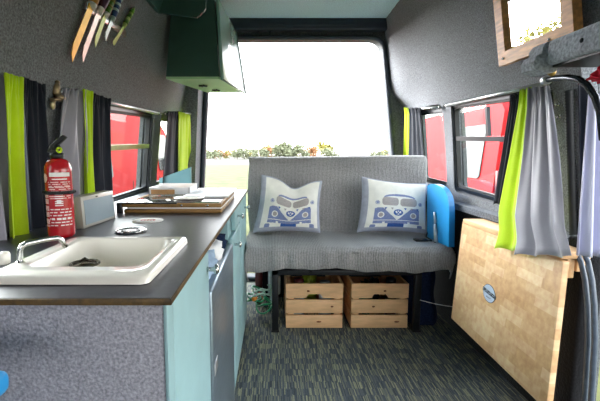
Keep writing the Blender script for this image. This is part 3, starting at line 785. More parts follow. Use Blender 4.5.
# wall hook ----------------------------------------------------------
hp = wl(57.5,97)
t = thing('bottle_opener', hp, 'antique metal bottle opener fixed to the left wall above the curtains', 'bottle opener')
b = MB(); n = [wl(x,y,o_) for x,y,o_ in ((57.5,82,.004),(57,87,.008),(56,92,.006),(58,97,.004))]
b.tube(n,[.005,.009,.010,.015],12); b.sphere(wl(57.5,82.5,.005),.007,sub=2); b.sphere(wl(58,95,.006),.017,(.7,1,.9),2); b.build('body', antique, t)
b = MB(); b.tube([wl(56,97,.012),wl(61,97.5,.022),wl(65,98.5,.020)],[.009,.009,.006],10); b.tube([wl(50,99.5,.008),wl(56,99.5,.022),wl(64,100,.020)],.0042,8); b.build('opener_lip', antique, t)
b = MB(); b.tube([wl(55,99,.008),wl(52.8,104,.014)],.005,8); b.sphere(wl(52.8,105,.012),.012,(.5,.9,1.1),2); o = b.build('lower_tongue', mat('pale_brass','#cdb894',.35,.6,30,.1), t)

# blue rounded thing bottom left -------------------------------------
q = PYd(0,383,.40)
q = PYd(12.5,370,.405)
t = thing('folding_stool', (q.x-.12,.37,0), 'bright blue rounded plastic stool seat in front of the grey felt panel', 'stool')
b = MB(); b.box((q.x-.24,.32,q.z-.022),(q.x,.405,q.z+.004),.010,seg=4); b.build('seat', blue_plastic, t)
for sx in (-.22,-.09):
    b = MB(); b.tube([(q.x+sx,.36,0),(q.x+sx-.01,.36,q.z-.015)],.009,10); b.build('leg', blue_edge, t)

# overhead cabinets --------------------------------------------------
t = thing('overhead_cabinet', (-.42,2.4,1.34), 'dark green overhead cabinet with glossy pale door beside the rear opening', 'cabinet')
ya, yb2 = 2.10, 2.62
n0,n1 = PYd(166,78.5,ya),PYd(221.5,79,ya); f1,f0 = PYd(244,92.5,yb2),PYd(207,96.5,yb2)
f0.z = f1.z; n0.z = n1.z
zbn = (n1.z+f1.z)/2
tn = PYd(216.5,0,ya); tf = PYd(234,31,yb2)
ztp = tf.z
bt = [Vector((n0.x,ya,n0.z)),Vector((n1.x-.012,ya,n1.z)),Vector((f1.x-.012,yb2,f1.z)),Vector((f0.x,yb2,f0.z))]
tp_ = [Vector((CX-halfw(ztp)+.006,ya,ztp)),Vector((tn.x-.012,ya,ztp)),Vector((tf.x-.012,yb2,ztp)),Vector((CX-halfw(ztp)+.006,yb2,ztp))]
b = MB(); b.hexa([bt[0]+Vector((0,0,.012)),bt[1]+Vector((0,0,.012)),bt[2]+Vector((0,0,.012)),bt[3]+Vector((0,0,.012))]+tp_); b.build('body', teal_dark, t)
b = MB(); b.hexa(bt+[q+Vector((0,0,.012)) for q in bt]); o = b.build('bottom_board', teal_lit, t); o['label'] = 'green underside with light from below painted in'
b = MB()
g = .010; th_ = Vector((.016,0,0)); e1 = Vector((g-.012+.014,0,0))
dn = [Vector((n1.x-.004,ya-.004,n1.z-.004)),Vector((n1.x+.012,ya-.004,n1.z-.004)),Vector((f1.x+.010,yb2+.02,f1.z-.004)),Vector((f1.x-.006,yb2+.02,f1.z-.004)),
      Vector((tn.x-.004,ya-.004,ztp+.006)),Vector((tn.x+.012,ya-.004,ztp+.006)),Vector((tf.x+.010,yb2+.02,ztp+.006)),Vector((tf.x-.006,yb2+.02,ztp+.006))]
b.hexa(dn,bevel=.002); d = b.build('door', door_paint, t)
b = MB(); b.tube([dn[2]+Vector((.001,.001,0)),dn[6]+Vector((.001,.001,0))],.004,8); b.tube([dn[1]+Vector((0,0,.0)),dn[2]],.003,8); b.build('door_edge', teal_dark, d)
kp = PYd(232.5,74,2.5); 
b = MB(); M = Matrix.Translation((kp.x+.004,kp.y,kp.z))@Matrix.Rotation(PI/2,4,'Y'); b.lathe([(0,-.004),(.006,-.002),(.0045,.006),(.0045,.014),(.011,.018),(.012,.023),(0,.028)],16,M); b.build('knob', chrome, d)
for x,y in ((203,85),(216,91)):
    q = PYd(x,y,2.3 if y<88 else 2.48); q.z = n1.z+(f1.z-n1.z)*(q.y-ya)/(yb2-ya)-.004
    b = MB()
    for a in (R(20),R(110)): b.box((-.024,-.0035,-.006),(.024,.0035,.002),M=Matrix.Translation(q)@Matrix.Rotation(a,4,'Z'))
    b.build('cross_fitting', black_plastic, t)
t = thing('overhead_shelf', (-.45,1.6,1.56), 'dark green overhead shelf with scalloped end panel beside the hanging knives', 'shelf')
Y2 = 1.92
ol = [(157.5,12.5),(197,17.4),(198,15.8),(200,15.0),(201.5,12.8),(204,11),(205.5,8.5),(206,-4),(206,-60),(150,-60)]
P2_ = [PYd(x,y,Y2) for x,y in ol]; P2_ = [Vector((p.x,Y2,min(p.z,1.855))) for p in P2_]; P2_[-1].x = -.50; P2_[-2].x = P2_[-3].x
b = MB(); b.plate([(p.x,p.z) for p in P2_],[],lambda u,v,w: Vector((u,Y2+.016*w,v))); b.build('end_panel', teal_dark, t)
zz = P2_[0].z
b = MB(); b.plate([(1.45,zz+.0),(Y2,zz),(Y2,1.84),(1.45,1.84)],[],lambda u,v,w: Vector((CX-halfw(v)+.006+.014*w,u,v))); b.build('back_board', teal_dark, t)
b = MB(); b.box((-.53,1.45,1.72),(P2_[6].x,Y2,1.735),.002); b.build('shelf_board', teal_dark, t)
b = MB(); b.box((-.56,1.45,zz+.1),(P2_[6].x,1.466,1.845),.002); b.build('end_panel', teal_dark, t)

# ================================================================== SOFA
XL, XR = -.114, .905
t = thing('sofa_bed', ((XL+XR)/2,2.3,0), 'sofa bed on a black steel frame, covered by the grey throw', 'sofa')
b = MB(); b.box((XL,2.06,.37),(XR,2.46,.435),.015); b.build('seat_cushion', felt_dark, t)
b = MB()
M = Matrix.Translation((0,2.43,.43))@Matrix.Rotation(R(-8.5),4,'X'); b.box((XL,0,.0),(XR,.075,.455),.015,M); b.build('backrest', felt_dark, t)
b = MB()
xa = PYd(272,300,2.05).x; xb_ = PYd(420,300,2.05).x
yfr = 2.045
zr0 = PYd(300,275.5,yfr).z; 
b.box((xa,yfr,zr0),(xb_,yfr+.03,zr0+.028),.002); b.box((xa,yfr+.005,zr0+.042),(xb_,yfr+.025,zr0+.062),.002)
b.box((XL+.02,yfr+.002,.345),(XR-.02,yfr+.032,.372),.002); b.box((XL+.02,2.44,.345),(XR-.02,2.47,.372),.002)
for x in (XL+.02, (XL+XR)/2, XR-.05): b.box((x,yfr+.03,.345),(x+.03,2.44,.37),.002)
for x in (PYd(308,270,2.05).x,PYd(386,270,2.05).x): b.box((x,yfr-.006,zr0+.02),(x+.025,yfr+.004,zr0+.068),.002)
b.build('steel_frame', black_steel, t)
b = MB(); b.box((XL+.0,2.575,.0),(XR+.02,2.59,.60),.002); b.build('shade_panel', shade_felt, t)  # black panel added to block daylight behind the crates
for x in (xa, xb_-.03):
    for y in (yfr-.0, 2.43):
        b = MB(); b.box((x,y,0.004),(x+.034,y+.034,.35),.003); b.box((x-.004,y-.004,0),(x+.038,y+.038,.008),.002); b.build('leg', black_steel, t)
# throw
pf = [(2.035,.345,0),(2.026,.375,0),(2.024,.405,.02),(2.03,.44,.03),(2.05,.458,.03),(2.12,.463,.03),(2.2,.463,.03),(2.30,.465,.02),(2.38,.470,.01),(2.41,.478,.0),(2.425,.51,.0),(2.445,.6,.0),(2.465,.72,0),(2.483,.84,0),(2.490,.895,0),(2.505,.922,0),(2.54,.93,0),(2.575,.915,0),(2.60,.87,0),(2.60,.6,0)]
def throwpt(u, v):
    s = v*(len(pf)-1); i = min(int(s), len(pf)-2); f = s-i
    y = pf[i][0]+(pf[i+1][0]-pf[i][0])*f; z = pf[i][1]+(pf[i+1][1]-pf[i][1])*f
    xl_ = XL-.03-.006*math.sin(v*23); xr_ = XR+.035+.006*math.sin(v*19)
    if v > .5: xl_ += -.012*(v-.5); xr_ += .02*(v-.5)
    # across: drape down at both ends
    w = (xr_-xl_); e = .035
    k = u
    if k < .04: x = xl_; dz = -(.04-k)/.04
    elif k > .96: x = xr_; dz = -(k-.96)/.04
    else:
        x = xl_+w*(k-.04)/.92; dz = 0
    # hem waviness and folds
    fold = .006*math.sin(x*24+v*3)+.004*math.sin(x*51+1)
    if i <= 2: y -= .5*fold+.004*math.sin(x*70); z += (.010*math.sin(x*7)+.006*math.sin(x*23) if i == 0 else 0)*(1-f if i==0 else 1)
    elif v < .45: z += fold*.5
    else: y -= .004*math.sin(z*30+x*9)+.003*math.sin(x*17+z*5)
    dn_ = dz*(.11 if v < .42 else .06)
    if v < .42: z += dn_*(.5 if i<=2 else 1); x += (.012*math.sin(y*30))*(-dz)*(-1 if k<.5 else 1)
    else: y += .09*(-dz); x += (.0)*dz
    if i >= 14 and i<=16: z += .010*min(1,max(0,x/.8))-.006
    return Vector((x,y,z))
b = MB(); b.grid(throwpt, 150, 110)
o = solo(b,'throw_blanket',throw_m,((XL+XR)/2,2.25,.44),'grey textured throw covering the seat and back of the sofa','throw')
md = o.modifiers.new('s','SOLIDIFY'); md.thickness = .006; md.offset = 1

# ---- pillows with a printed camper van
def camper(u, v, wrinkle=0):
    """u right 0..1, v down 0..1 over the whole pillow face"""
    x = 65+u*375; y = 40+v*310
    if wrinkle: y += 6*math.sin(u*9)
    def ell(cx,cy,rx,ry): return ((x-cx)/rx)**2+((y-cy)/ry)**2
    def rr(cx,cy,hx_,hy,r):
        dx_ = max(abs(x-cx)-hx_+r,0); dy_ = max(abs(y-cy)-hy+r,0); return math.hypot(dx_,dy_) <= r and abs(x-cx)<=hx_ and abs(y-cy)<=hy
    if ell(263,240,27,20) < 1:
        if ell(263,240,19,13) < 1:
            xx = (x-263)/19; yy = (y-240)/13      # two stacked letter-like chevrons
            a = abs(abs(xx)*1.4-.62+(yy+1)*.5) < .2 and yy < .1
            c = abs(abs(abs(xx)*1.3-.55)+(yy-.75)) < .26 and yy > -.15
            return print_deep if (a or c) else pillow_white
        return print_deep
    for cx in (168,352):
        if ell(cx,256,13,13) < 1: return print_taupe
        if ell(cx,256,19,18) < 1: return pillow_white
    for cx in (143,393):
        e = ell(cx,182,12,12)
        if e < .35: return print_blue
        if .35 <= e < .6: return pillow_white
        if e < 1: return print_blue
    if rr(216,172,48,25,18): return print_taupe
    if rr(322,174,48,25,18): return print_taupe
    if rr(256,319,44,12,3): return print_deep
    for cx in (133,390):
        if rr(cx,329,14,15,4): return print_blue
    if y > 298 and y < 318 and (182 < x < 196 or 320 < x < 334): return pillow_white
    for cx in (190,228,303,340,376):
        if 210 < y < 224 and abs(x-cx) < (224-y)*.6: return print_deep if cx in (190,303,376) else print_taupe
    # roof
    if y < 148 and ((x-268)/92)**2+((y-150)/27)**2 < 1 and ((x-268)/92)**2+((y-158)/22)**2 > 1: return print_blue
    # lower body
    if 130 < x < 386 and 205 < y < 308:
        edge = 205+((abs(x-258)/128)**-1 if False else 0)
        vy = 288-(abs(x-258)/62)*58
        if abs(x-258) > 80: vy = 212+max(0,(abs(x-258)-110))*.4
        vy = max(vy, 208)
        if y > vy and not (286 < y < 290): return print_blue
        if 290 <= y < 308: return print_blue
    if 128 < x < 390 and 130 < y < 300: return pillow_white
    return None
def pillow(name_loc, corners, label, dent, th_=.065, seed=0):
    TL,TR,BR,BL = corners
    cen = (TL+TR+BR+BL)/4
    t = thing('cushion', (BL+BR)/2, label, 'cushion', 'camper van cushions on the sofa')
    nr = (TR-TL).cross(BL-TL).normalized()
    if nr.y > 0: nr = -nr
    def surf(s):
        def fn(u, v):
            # edges pinch in between the corners
            p = (TL*(1-u)+TR*u)*(1-v)+(BL*(1-u)+BR*u)*v
            pin = .035
            p += (cen-p)*0
            hor = (TR-TL).normalized(); ver = (BL-TL).normalized()
            p += hor*(-(u-.5))*pin*4*v*(1-v)*.8 + ver*(-(v-.5))*pin*4*u*(1-u)*.8
            if dent: p += ver*dent*math.exp(-((u-.56)/.2)**2)*(1-v)**1.6
            f = (16*u*(1-u)*v*(1-v))
            h = th_*max(0,f)**.38
            h += .006*math.sin(u*13+seed)*math.sin(v*9+seed)*f
            if dent: h -= .018*math.exp(-((u-.58)/.16)**2)*max(0,.7-v)*f**.3*2
            return p+nr*h*s
        return fn
    def mf(u, v):
        if u < .075 or v > .93 or u > .965 or v < .02: return pillow_grey
        return camper(u, v, dent)
    b = MB(); b.grid(surf(1), 190, 160, pillow_white, mf)
    b.build('printed_front', pillow_white, t)
    b = MB(); b.grid(surf(-.8), 40, 36); b.build('back_cover', pillow_grey, t)
    ring_ = []
    f1_ = surf(1)
    for k in range(30): ring_.append(f1_(k/30,0))
    for k in range(30): ring_.append(f1_(1,k/30))
    for k in range(30): ring_.append(f1_(1-k/30,1))
    for k in range(31): ring_.append(f1_(0,1-k/30))
    b = MB(); b.tube(ring_,.0035,6,caps=False); b.build('piping', pillow_grey, t)
pillow('a',[PYd(262,175,2.375),PYd(322,181,2.37),PYd(320,232.5,2.30),PYd(253,232.5,2.30)],'cushion with blue camper van print and dented top, left one on the sofa',.05,seed=1)
pillow('b',[PYd(362,177,2.375),PYd(427.5,184,2.37),PYd(427,233.5,2.30),PYd(357,232,2.30)],'smooth plump cushion with blue camper van print, right one beside the blue board',0,seed=4)

# blue board, phone, tool
ybl = 2.10
def bp_(x,y): p = PX_(x,y,.895); return (p.y,p.z)
poly = [bp_(427,246),bp_(427,186)]
pk = [(427,186),(429,184.6),(431,184),(434,184),(437,184.8),(440,186.4),(442.5,188.6),(445,191.8),(447,196),(448.2,201),(448.8,206),(449,212),(448.5,247)]
poly = [bp_(x,y) for x,y in [(427,243)]+pk]
poly = [(y,max(z,.468)) for y,z in poly]
t = thing('blue_board', (.91,2.25,.452), 'bright blue board with rounded top corner standing on the sofa against the right wall', 'board')
b = MB(); b.plate(poly,[],lambda u,v,w: Vector((.895+.004*w,u,v)),step=.05); b.build('face', blue_plastic, t)
b = MB(); b.plate(poly,[],lambda u,v,w: Vector((.899+.026*w,u,v)),step=.05); b.build('body', blue_edge, t)
q = PX_(434,237,.885)
t = thing('pocket_tool', (q.x,q.y,.452), 'silver pocket tool leaning on the blue board', 'tool')
b = MB(); a_ = PX_(434.5,212,.888); c_ = PX_(436,243,.885); c_.z = max(c_.z,.458)
b.tube([a_,a_.lerp(c_,.4)],.006,8); b.build('head', alu, t)
b = MB(); b.tube([a_.lerp(c_,.4),c_],[.008,.011],10); b.build('handle', grey_paint, t)
b = MB(); b.box((q.x-.012,c_.y-.01,.453),(q.x+.0,c_.y+.01,.475),.003); b.build('clip', black_plastic, t)
ph = PYd(421,239,2.17)
t = thing('phone', (ph.x,ph.y,.470), 'small black phone lying on the grey throw next to the right cushion', 'phone')
b = MB(); b.box((ph.x-.035,ph.y-.022,.470),(ph.x+.035,ph.y+.028,.480),.003); b.build('phone_body', black_plastic, t)
b = MB(); b.box((ph.x-.029,ph.y-.018,.4795),(ph.x+.029,ph.y+.024,.4805),.0004); b.build('screen', mat('phone_screen','#3a2f2c',.15,0,20,.2), t)
b = MB(); cp = [Vector((ph.x+.036,ph.y-.01,.476)),Vector((ph.x+.05,ph.y-.02,.474)),Vector((ph.x+.06,ph.y-.0,.474)),Vector((ph.x+.055,2.24,.478)),PYd(427.5,232,2.29),PYd(427.5,212,2.33),PYd(428.5,190,2.36),PYd(429,184,2.37)]
b.tube(cp,.0035,8); solo(b,'charging_cable',black_plastic,cp[0],'black charging cable running up between the right cushion and the blue board','cable')

# ================================================================== CRATES
def crate(x0, label, seed):
    y0 = 2.09; w = .308; d_ = .42; h = .252; th_ = .013
    t = thing('wooden_crate', (x0+w/2,y0+d_/2,0), label, 'crate', 'pine crates under the sofa')
    sl = [(.003,.075),(.087,.162),(.172,h)]
    for fy in (y0, y0+d_-th_):
        for i,(za,zb_) in enumerate(sl):
            b = MB()
            if i == 2:
                ol = [(x0,za)]
                cx_ = x0+w/2
                ol += [(cx_-.045,za),(cx_-.040,za+.012),(cx_-.03,za+.022),(cx_+.03,za+.022),(cx_+.040,za+.012),(cx_+.045,za)]
                ol += [(x0+w,za),(x0+w,zb_),(x0,zb_)]
                b.plate(ol,[],lambda u,v,w_: Vector((u,fy+th_*w_,v)))
            else: b.box((x0,fy,za),(x0+w,fy+th_,zb_),.0015)
            sb = b.build('end_slat', wood_pine, t)
            if fy == y0:
                kx = x0+[.18,.25,.12][(seed+i)%3]; kz = (za+zb_)/2
                b = MB(); b.lathe([(0,0),(.004,0),(.005,.0006),(0,.0008)],10,Matrix.Translation((kx,fy-.0001,kz))@Matrix.Rotation(PI/2,4,'X')@Matrix.Diagonal((1.6 if i else 2.8,1,1,1))); b.build('knot', knot_m, sb)
    for sx in (x0, x0+w-th_):
        for za,zb_ in sl:
            b = MB(); b.box((sx,y0+th_+.0003,za),(sx+th_,y0+d_-th_-.0003,zb_),.0015); b.build('side_slat', wood_pine_side, t)
    for sx in (x0+th_, x0+w-th_-.03):
        for sy in (y0+th_, y0+d_-th_-.022):
            b = MB(); b.box((sx,sy,.003),(sx+.03,sy+.022,h-.01),.0015); b.build('corner_post', wood_pine, t)
    for k in range(5):
        b = MB(); b.box((x0+th_+.033+.0*k+k*.044,y0+th_,.004),(x0+th_+.033+k*.044+.038,y0+d_-th_,.012)); b.build('bottom_slat', wood_pine_side, t)
    return x0, y0, w, d_
xc1 = PYd(286,320,2.09).x; xc2 = PYd(351,320,2.09).x
crate(xc1,'pine crate under the sofa, left one beside the green hose',0)
crate(xc2,'pine crate under the sofa, right one beside the dark navy cloth',1)
def jar(c, r_, h, m, lm, label, cat='jar', nm='food_jar'):
    t = thing(nm, c, label, cat)
    b = MB(); b.lathe([(0,0),(r_*.95,0),(r_,.004),(r_,h*.8),(r_*.8,h*.88),(r_*.8,h*.9),(0,h*.9)],20,Matrix.Translation(c)); b.build('jar_body', m, t)
    b = MB(); b.lathe([(0,h*.88),(r_*.86,h*.88),(r_*.86,h),(0,h)],20,Matrix.Translation(c)); b.build('lid', lm, t)
jar((xc1+.075,2.19,.013),.032,.235,clear_plastic,dark_red,'clear jar with dark red lid in the left crate')
jar((xc1+.225,2.20,.013),.035,.215,paper,clear_plastic,'white tub in the left crate, behind its hand hole','tub','food_tub')
jar((xc2+.245,2.20,.013),.032,.235,dark_red,black_plastic,'dark red jar at the right side of the right crate')
crumple((xc1+.145,2.33,.13),(.05,.05,.115),yellow_cloth,'plastic_bag','yellow green bag standing in the left crate','bag',11)
crumple((xc2+.10,2.22,.125),(.045,.06,.11),leaf_dark,'vegetable_bag','dark green leafy bundle filling the right crate','vegetables',13)
crumple((xc2+.18,2.34,.12),(.04,.05,.105),black_cotton,'plastic_bag','black bag at the back of the right crate','bag',15)
# hose coil, small items on the left
def coil(pts, r_, m, nm, label, cat):
    b = MB(); b.tube(pts, r_, 8); return solo(b, nm, m, (pts[0][0],pts[0][1],0), label, cat)
cx_,cy = -.075,2.36
pts = []
for k in range(130):
    a = k*.22; rr_ = .062+.012*math.sin(k*.37)
    pts.append(Vector((cx_+.03*math.sin(k*.05)+rr_*math.cos(a)*.82, cy-.05+rr_*1.2*math.sin(a)-.0006*k, .012+.0011*k+.012*math.sin(k*.5+1)+.012)))
coil(pts,.0055,green_hose,'garden_hose','coiled dark green hose on the floor under the left end of the sofa','hose')
pts = [Vector((-.06+.05*math.cos(k*.3),2.12+.028*math.sin(k*.3),.17+.0012*k+.01*math.sin(k*.9))) for k in range(46)]
coil(pts,.004,pale_hose,'thin_hose','thin pale green hose looped above the dark green coil','hose')
q = PYd(254,299,2.13)
b = MB(); b.lathe([(0,-.01),(.010,-.01),(.012,0),(.010,.012),(.006,.02),(0,.02)],14,Matrix.Translation(q)@Matrix.Rotation(R(60),4,'Y')); b.tube([q,q+Vector((.03,.02,.03)),q+Vector((.05,.05,-.02))],.003,8)
solo(b,'hose_connector',amber,q,'small amber hose connector beside the left cabinet','connector')
b = MB(); b.box((-.03,2.33,.10),(.045,2.40,.33),.012); b.tube([(.0,2.36,.0),(.0,2.36,.12)],.02,10); solo(b,'water_canister',clear_plastic,(0,2.36,0),'cloudy plastic canister behind the black sofa leg','canister')
b = MB(); b.lathe([(0,0),(.022,0),(.024,.01),(.024,.2),(.012,.24),(.012,.27),(0,.27)],18,Matrix.Translation((-.09,2.47,.07))); b.tube([(-.09,2.47,0),(-.09,2.47,.08)],.024,14)
solo(b,'bottle',dark_red,(-.09,2.47,0),'dark red bottle in the shadow under the left end of the sofa','bottle')
# cloth bag right
def clothfn(u,v):
    a = u*2*PI; z = v*.29
    r_ = 1+.05*math.sin(a*5+v*3)+.03*math.sin(a*9)
    k = (1-.25*v)*(1+.06*math.sin(v*9))
    x_ = .845+.105*math.cos(a)*r_*k; y_ = 2.27+.15*math.sin(a)*r_*k
    return Vector((x_,y_,.002+z*(1 if v<1 else 1)))
b = MB(); b.grid(clothfn,64,24); b.grid(lambda u,v: clothfn(u,1).lerp(Vector((.845,2.27,.30)),v),64,6)
solo(b,'cloth_bag',denim,(.845,2.27,0),'dark navy cloth bag under the right end of the sofa','bag')
a_ = PYd(420,300,2.04); c_ = PYd(454,307,2.0)
b = MB(); b.tube([a_+(c_-a_)*k/8+Vector((0,0,-.004*math.sin(PI*k/8))) for k in range(9)],.0016,6); solo(b,'white_cord',paper,a_,'thin white cord stretched from the sofa leg to the folded table','cord')

# ================================================================== RIGHT SIDE
# ledge of felt below the window and folding table
b = MB(); b.plate([(1.27,.66),(2.6,.66),(2.6,.70),(1.27,.68)],[],lambda u,v,w: Vector((1.02-.07*w,u,v))); struct(b,'trim_5',felt_shelf)
tXt, tXb = .865, .81
q = [PX_(462.5,221.5,tXt),PX_(563,262,tXt+.0),PX_(543,401,tXb),PX_(451,318,tXb)]
# near bottom corner is just outside the frame: continue the slab down its edges
far_t, far_b, near_t = q[0], q[3], q[1]
near_b = near_t+(far_b-far_t)
t = thing('folding_table', (.85,1.5,far_b.z), 'light butcher block folding table hanging flat on the right wall', 'table')
th3 = Vector((.020,0,0))
b = MB(); b.hexa([far_b,near_b,near_b+th3,far_b+th3,far_t,near_t,near_t+th3,far_t+th3],bevel=.002); leafo = b.build('table_leaf', butcher, t)
# applied edge band on near end, darker
zl = far_t.z+.012
lt = .020
L0 = PX_(460,214.5,.86); L1 = PX_(583,266,.86)
yn = near_t.y+.008
b = MB(); b.box((.862,yn,near_t.z+.006),(.955,far_t.y-.01,near_t.z+.028),.003); b.build('wall_ledge', wood_ledge, t)
b = MB(); b.box((.888,yn+.006,near_t.z-.055),(.912,yn+.05,near_t.z+.006),.003); b.box((.918,yn+.006,near_t.z-.035),(.945,yn+.05,near_t.z+.006),.003); b.build('support_block', wood_ledge, t)
b = MB()
for f in (.15,.8):
    y_ = far_t.y+(near_t.y-far_t.y)*f; b.tube([(.868,y_-.03,near_t.z+.003),(.868,y_+.03,near_t.z+.003)],.004,8)
b.build('hinge', brass, leafo)
# sticker
c0 = PX_(489.5,293.5,(tXt+tXb)/2)
ez = (far_t-far_b).normalized(); ey = (near_t-far_t).normalized(); nn = ez.cross(ey).normalized()
if nn.x > 0: nn = -nn
# put centre exactly on the leaf face
c0 = c0+nn*((far_b-c0).dot(nn))
def stk(u,v,w): return c0+ey*u+ez*v+nn*(.0006+w)
b = MB(); b.plate([(.043*math.cos(a),.034*math.sin(a)) for a in [R(12*k) for k in range(30)]],[],lambda u,v,w: stk(u,v,.0008*w)); so = b.build('oval_sticker', sticker_d, leafo)
b = MB(); b.plate([(.041*math.cos(a),.032*math.sin(a)) for a in [R(12*k) for k in range(30)]],[],lambda u,v,w: stk(u,v,.0009+.0003*w)); b.build('sticker_face', sticker_w, so)
b = MB(); b.plate([(-.046,-.001),(.048,-.007),(.050,.006),(-.044,.013)],[],lambda u,v,w: stk(u,v,.0013+.0004*w)); 
for k in range(7): b.box((0,0,0),(.001,.001,.001)) if False else None
b.build('banner', sticker_d, so)
b = MB()
for k in range(9):
    u0 = -.042+k*.0096
    if k%3 == 0: sq = [(u0,.0),(u0+.0018,.0),(u0+.0018,.010),(u0,.010)]
    elif k%3 == 1: sq = [(u0,.0),(u0+.006,.0),(u0+.006,.002),(u0,.002)]
    else: sq = [(u0,.0),(u0+.002,.0),(u0+.006,.010),(u0+.004,.010)]
    b.plate(sq,[],lambda u,v,w: stk(u,v,.0018+.0002*w))
b.build('banner_lettering', sticker_w, so)
b = MB()
for k in range(4): b.plate([(-.014+k*.008,-.018),(-.010+k*.008,-.018),(-.010+k*.008,-.013),(-.014+k*.008,-.013)],[],lambda u,v,w: stk(u,v,.0013+.0002*w))
b.build('small_lettering', sticker_d, so)

# mirror -------------------------------------------------------------
# outer corner points on the wall; the frame lies on the leaning lining
m0 = PW(505,66,1,.03); m1 = PW(582,31,1,.03); mtop = PW(490,0,1,.03)
ey_ = Vector((0,-1,0)); 
up_ = (Vector((CX+halfw(1.72),0,1.72))-Vector((CX+halfw(1.30),0,1.30))).normalized()
mw = m0.y-m1.y+.0; mh = .50; fw = .048
up_ = Vector((-math.sin(R(8.9)),0,math.cos(R(8.9))))
nm_ = up_.cross(ey_).normalized()
if nm_.x > 0: nm_ = -nm_
nm_ = Vector((nm_.x,0,nm_.z))
O = Vector((m0.x,m0.y,m0.z))
def mp_(u,v,w): return O+ey_*u+up_*v+nm_*w
t = thing('wall_mirror', O, 'mirror in an oiled wooden frame on the upper right wall', 'mirror')
b = MB(); b.plate([(0,0),(mw,0),(mw-fw,fw),(fw,fw)],[],lambda u,v,w: mp_(u,v,w*.028-.004)); b.build('frame_rail', wood_oak, t)
b = MB(); b.plate([(0,mh),(fw,mh-fw),(mw-fw,mh-fw),(mw,mh)],[],lambda u,v,w: mp_(u,v,w*.028-.004)); b.build('frame_rail', wood_oak, t)
b = MB(); b.plate([(0,0.0005),(fw,fw+.0005),(fw,mh-fw-.0005),(0,mh-.0005)],[],lambda u,v,w: mp_(u,v,w*.028-.004)); b.build('frame_rail', wood_oak, t)
b = MB(); b.plate([(mw,0.0005),(mw,mh-.0005),(mw-fw,mh-fw-.0005),(mw-fw,fw+.0005)],[],lambda u,v,w: mp_(u,v,w*.028-.004)); b.build('frame_rail', wood_oak, t)
b = MB(); b.plate([(fw-.004,fw-.004),(mw-fw+.004,fw-.004),(mw-fw+.004,mh-fw+.004),(fw-.004,mh-fw+.004)],[],lambda u,v,w: mp_(u,v,w*.006+.004)); b.build('mirror_glass', mirror_m, t)
for u_ in (.09*mw+.0,.74*mw):
    b = MB(); b.sphere(mp_(u_,fw*.5,.025),.005,sub=2); b.build('screw_cap', chrome, t)

# felt covered header shelf over the sliding door ---------------------
t = thing('padded_shelf', (.85,.8,1.2), 'grey felt padded shelf with buttons over the side door', 'shelf')
ys = 1.15
A_ = PYd(547,41,ys); B_ = PYd(552,66,ys)
b = MB(); b.box((A_.x,.35,B_.z),(CX+halfw(1.25)+.0,ys,A_.z),.012,seg=3); b.build('padded_rail', felt_pad, t)
b = MB(); b.box((A_.x+.014,.35,B_.z-.006),(CX+halfw(1.18)-.004,ys-.01,B_.z+.004)); b.build('underside_shade', black_plastic, t)  # black sheet added, its colour stands in for shade below the shelf
yq = 1.19
ol = [(527,64),(530,58),(535,56),(536,50),(540,45),(549,42),(556,64),(548,74),(538,75),(528,71)]
b = MB(); b.plate([(PYd(x,y,yq).x,PYd(x,y,yq).z) for x,y in ol],[],lambda u,v,w: Vector((u,yq-.03+.06*w,v))); o = b.build('end_block', felt_pad, t)
for yy in (1.02,.80,.6):
    b = MB(); b.sphere((A_.x-.001,yy,(A_.z+B_.z)/2),.006,(.5,1,1),2); b.build('button', felt_dark, t)
t = thing('grab_rail', PYd(548,80,1.16), 'dark metal grab rail curving down under the padded shelf', 'rail')
b = MB(); b.tube([PYd(547,80,1.20),PYd(556,78,1.16),PYd(568,77.5,1.10),PYd(578,79,1.06),PYd(587,85,1.03),PYd(595,97,1.01),PYd(600,112,1.0),PYd(603,140,1.0)],.0085,12); b.build('rail_tube', mat('dark_metal','#3b3f45',.25,.8,20,.1), t)
b = MB(); b.tube([PYd(544,81,1.215),PYd(549,79,1.195)],.013,12); b.build('end_fitting', alu, t)
b = MB(); b.lathe([(0,0),(.012,0),(.012,.006),(0,.01)],16,Matrix.Translation(PYd(551,72,1.19))@Matrix.Rotation(PI/2,4,'X')); b.build('fixing_screw', brass, t)
for (x,y) in ((558.5,104),(560,116)):
    q = PW(x,y,1,.004); b = MB(); b.sphere(q,.007,(.5,1,1),2); b.tube([q,q+Vector((-.012,0,-.003))],.003,8)
    solo(b,'wall_clip',chrome,q,'small metal clip on the felt pillar, %s of the two' % ('upper' if y<110 else 'lower'),'clip')
# towels on the rail
def towel(pts, m, nm, label, cat, yoff=0, folds=3):
    # pts: top-left, top-right, bottom-left, bottom-right as pixels at depth Y
    (tl,tr,bl,br,Y) = pts
    A = [PYd(*tl,Y),PYd(*tr,Y),PYd(*bl,Y),PYd(*br,Y)]
    def fn(u,v):
        p = A[0].lerp(A[1],u).lerp(A[2].lerp(A[3],u),v); p.y += .012*math.sin(u*2*PI*folds)*(.4+v)+yoff; return p
    b = MB(); b.grid(fn,40,24); o = solo(b,nm,m,A[0],label,cat); md = o.modifiers.new('s','SOLIDIFY'); md.thickness = .002; return o
towel(((583,82),(604,62),(590,78),(606,84),1.045),red_cloth,'tea_towel','red cloth laid over the dark grab rail','cloth')
towel(((588,94),(612,92),(578,256),(612,256),1.10),lavender,'curtain','pale lavender curtain hanging in the side door opening','curtain')
towel(((578,84),(590,84),(582,250),(590,250),1.19),black_cotton,'curtain','black curtain strip behind the pale lavender curtain at the side door','curtain',folds=1)
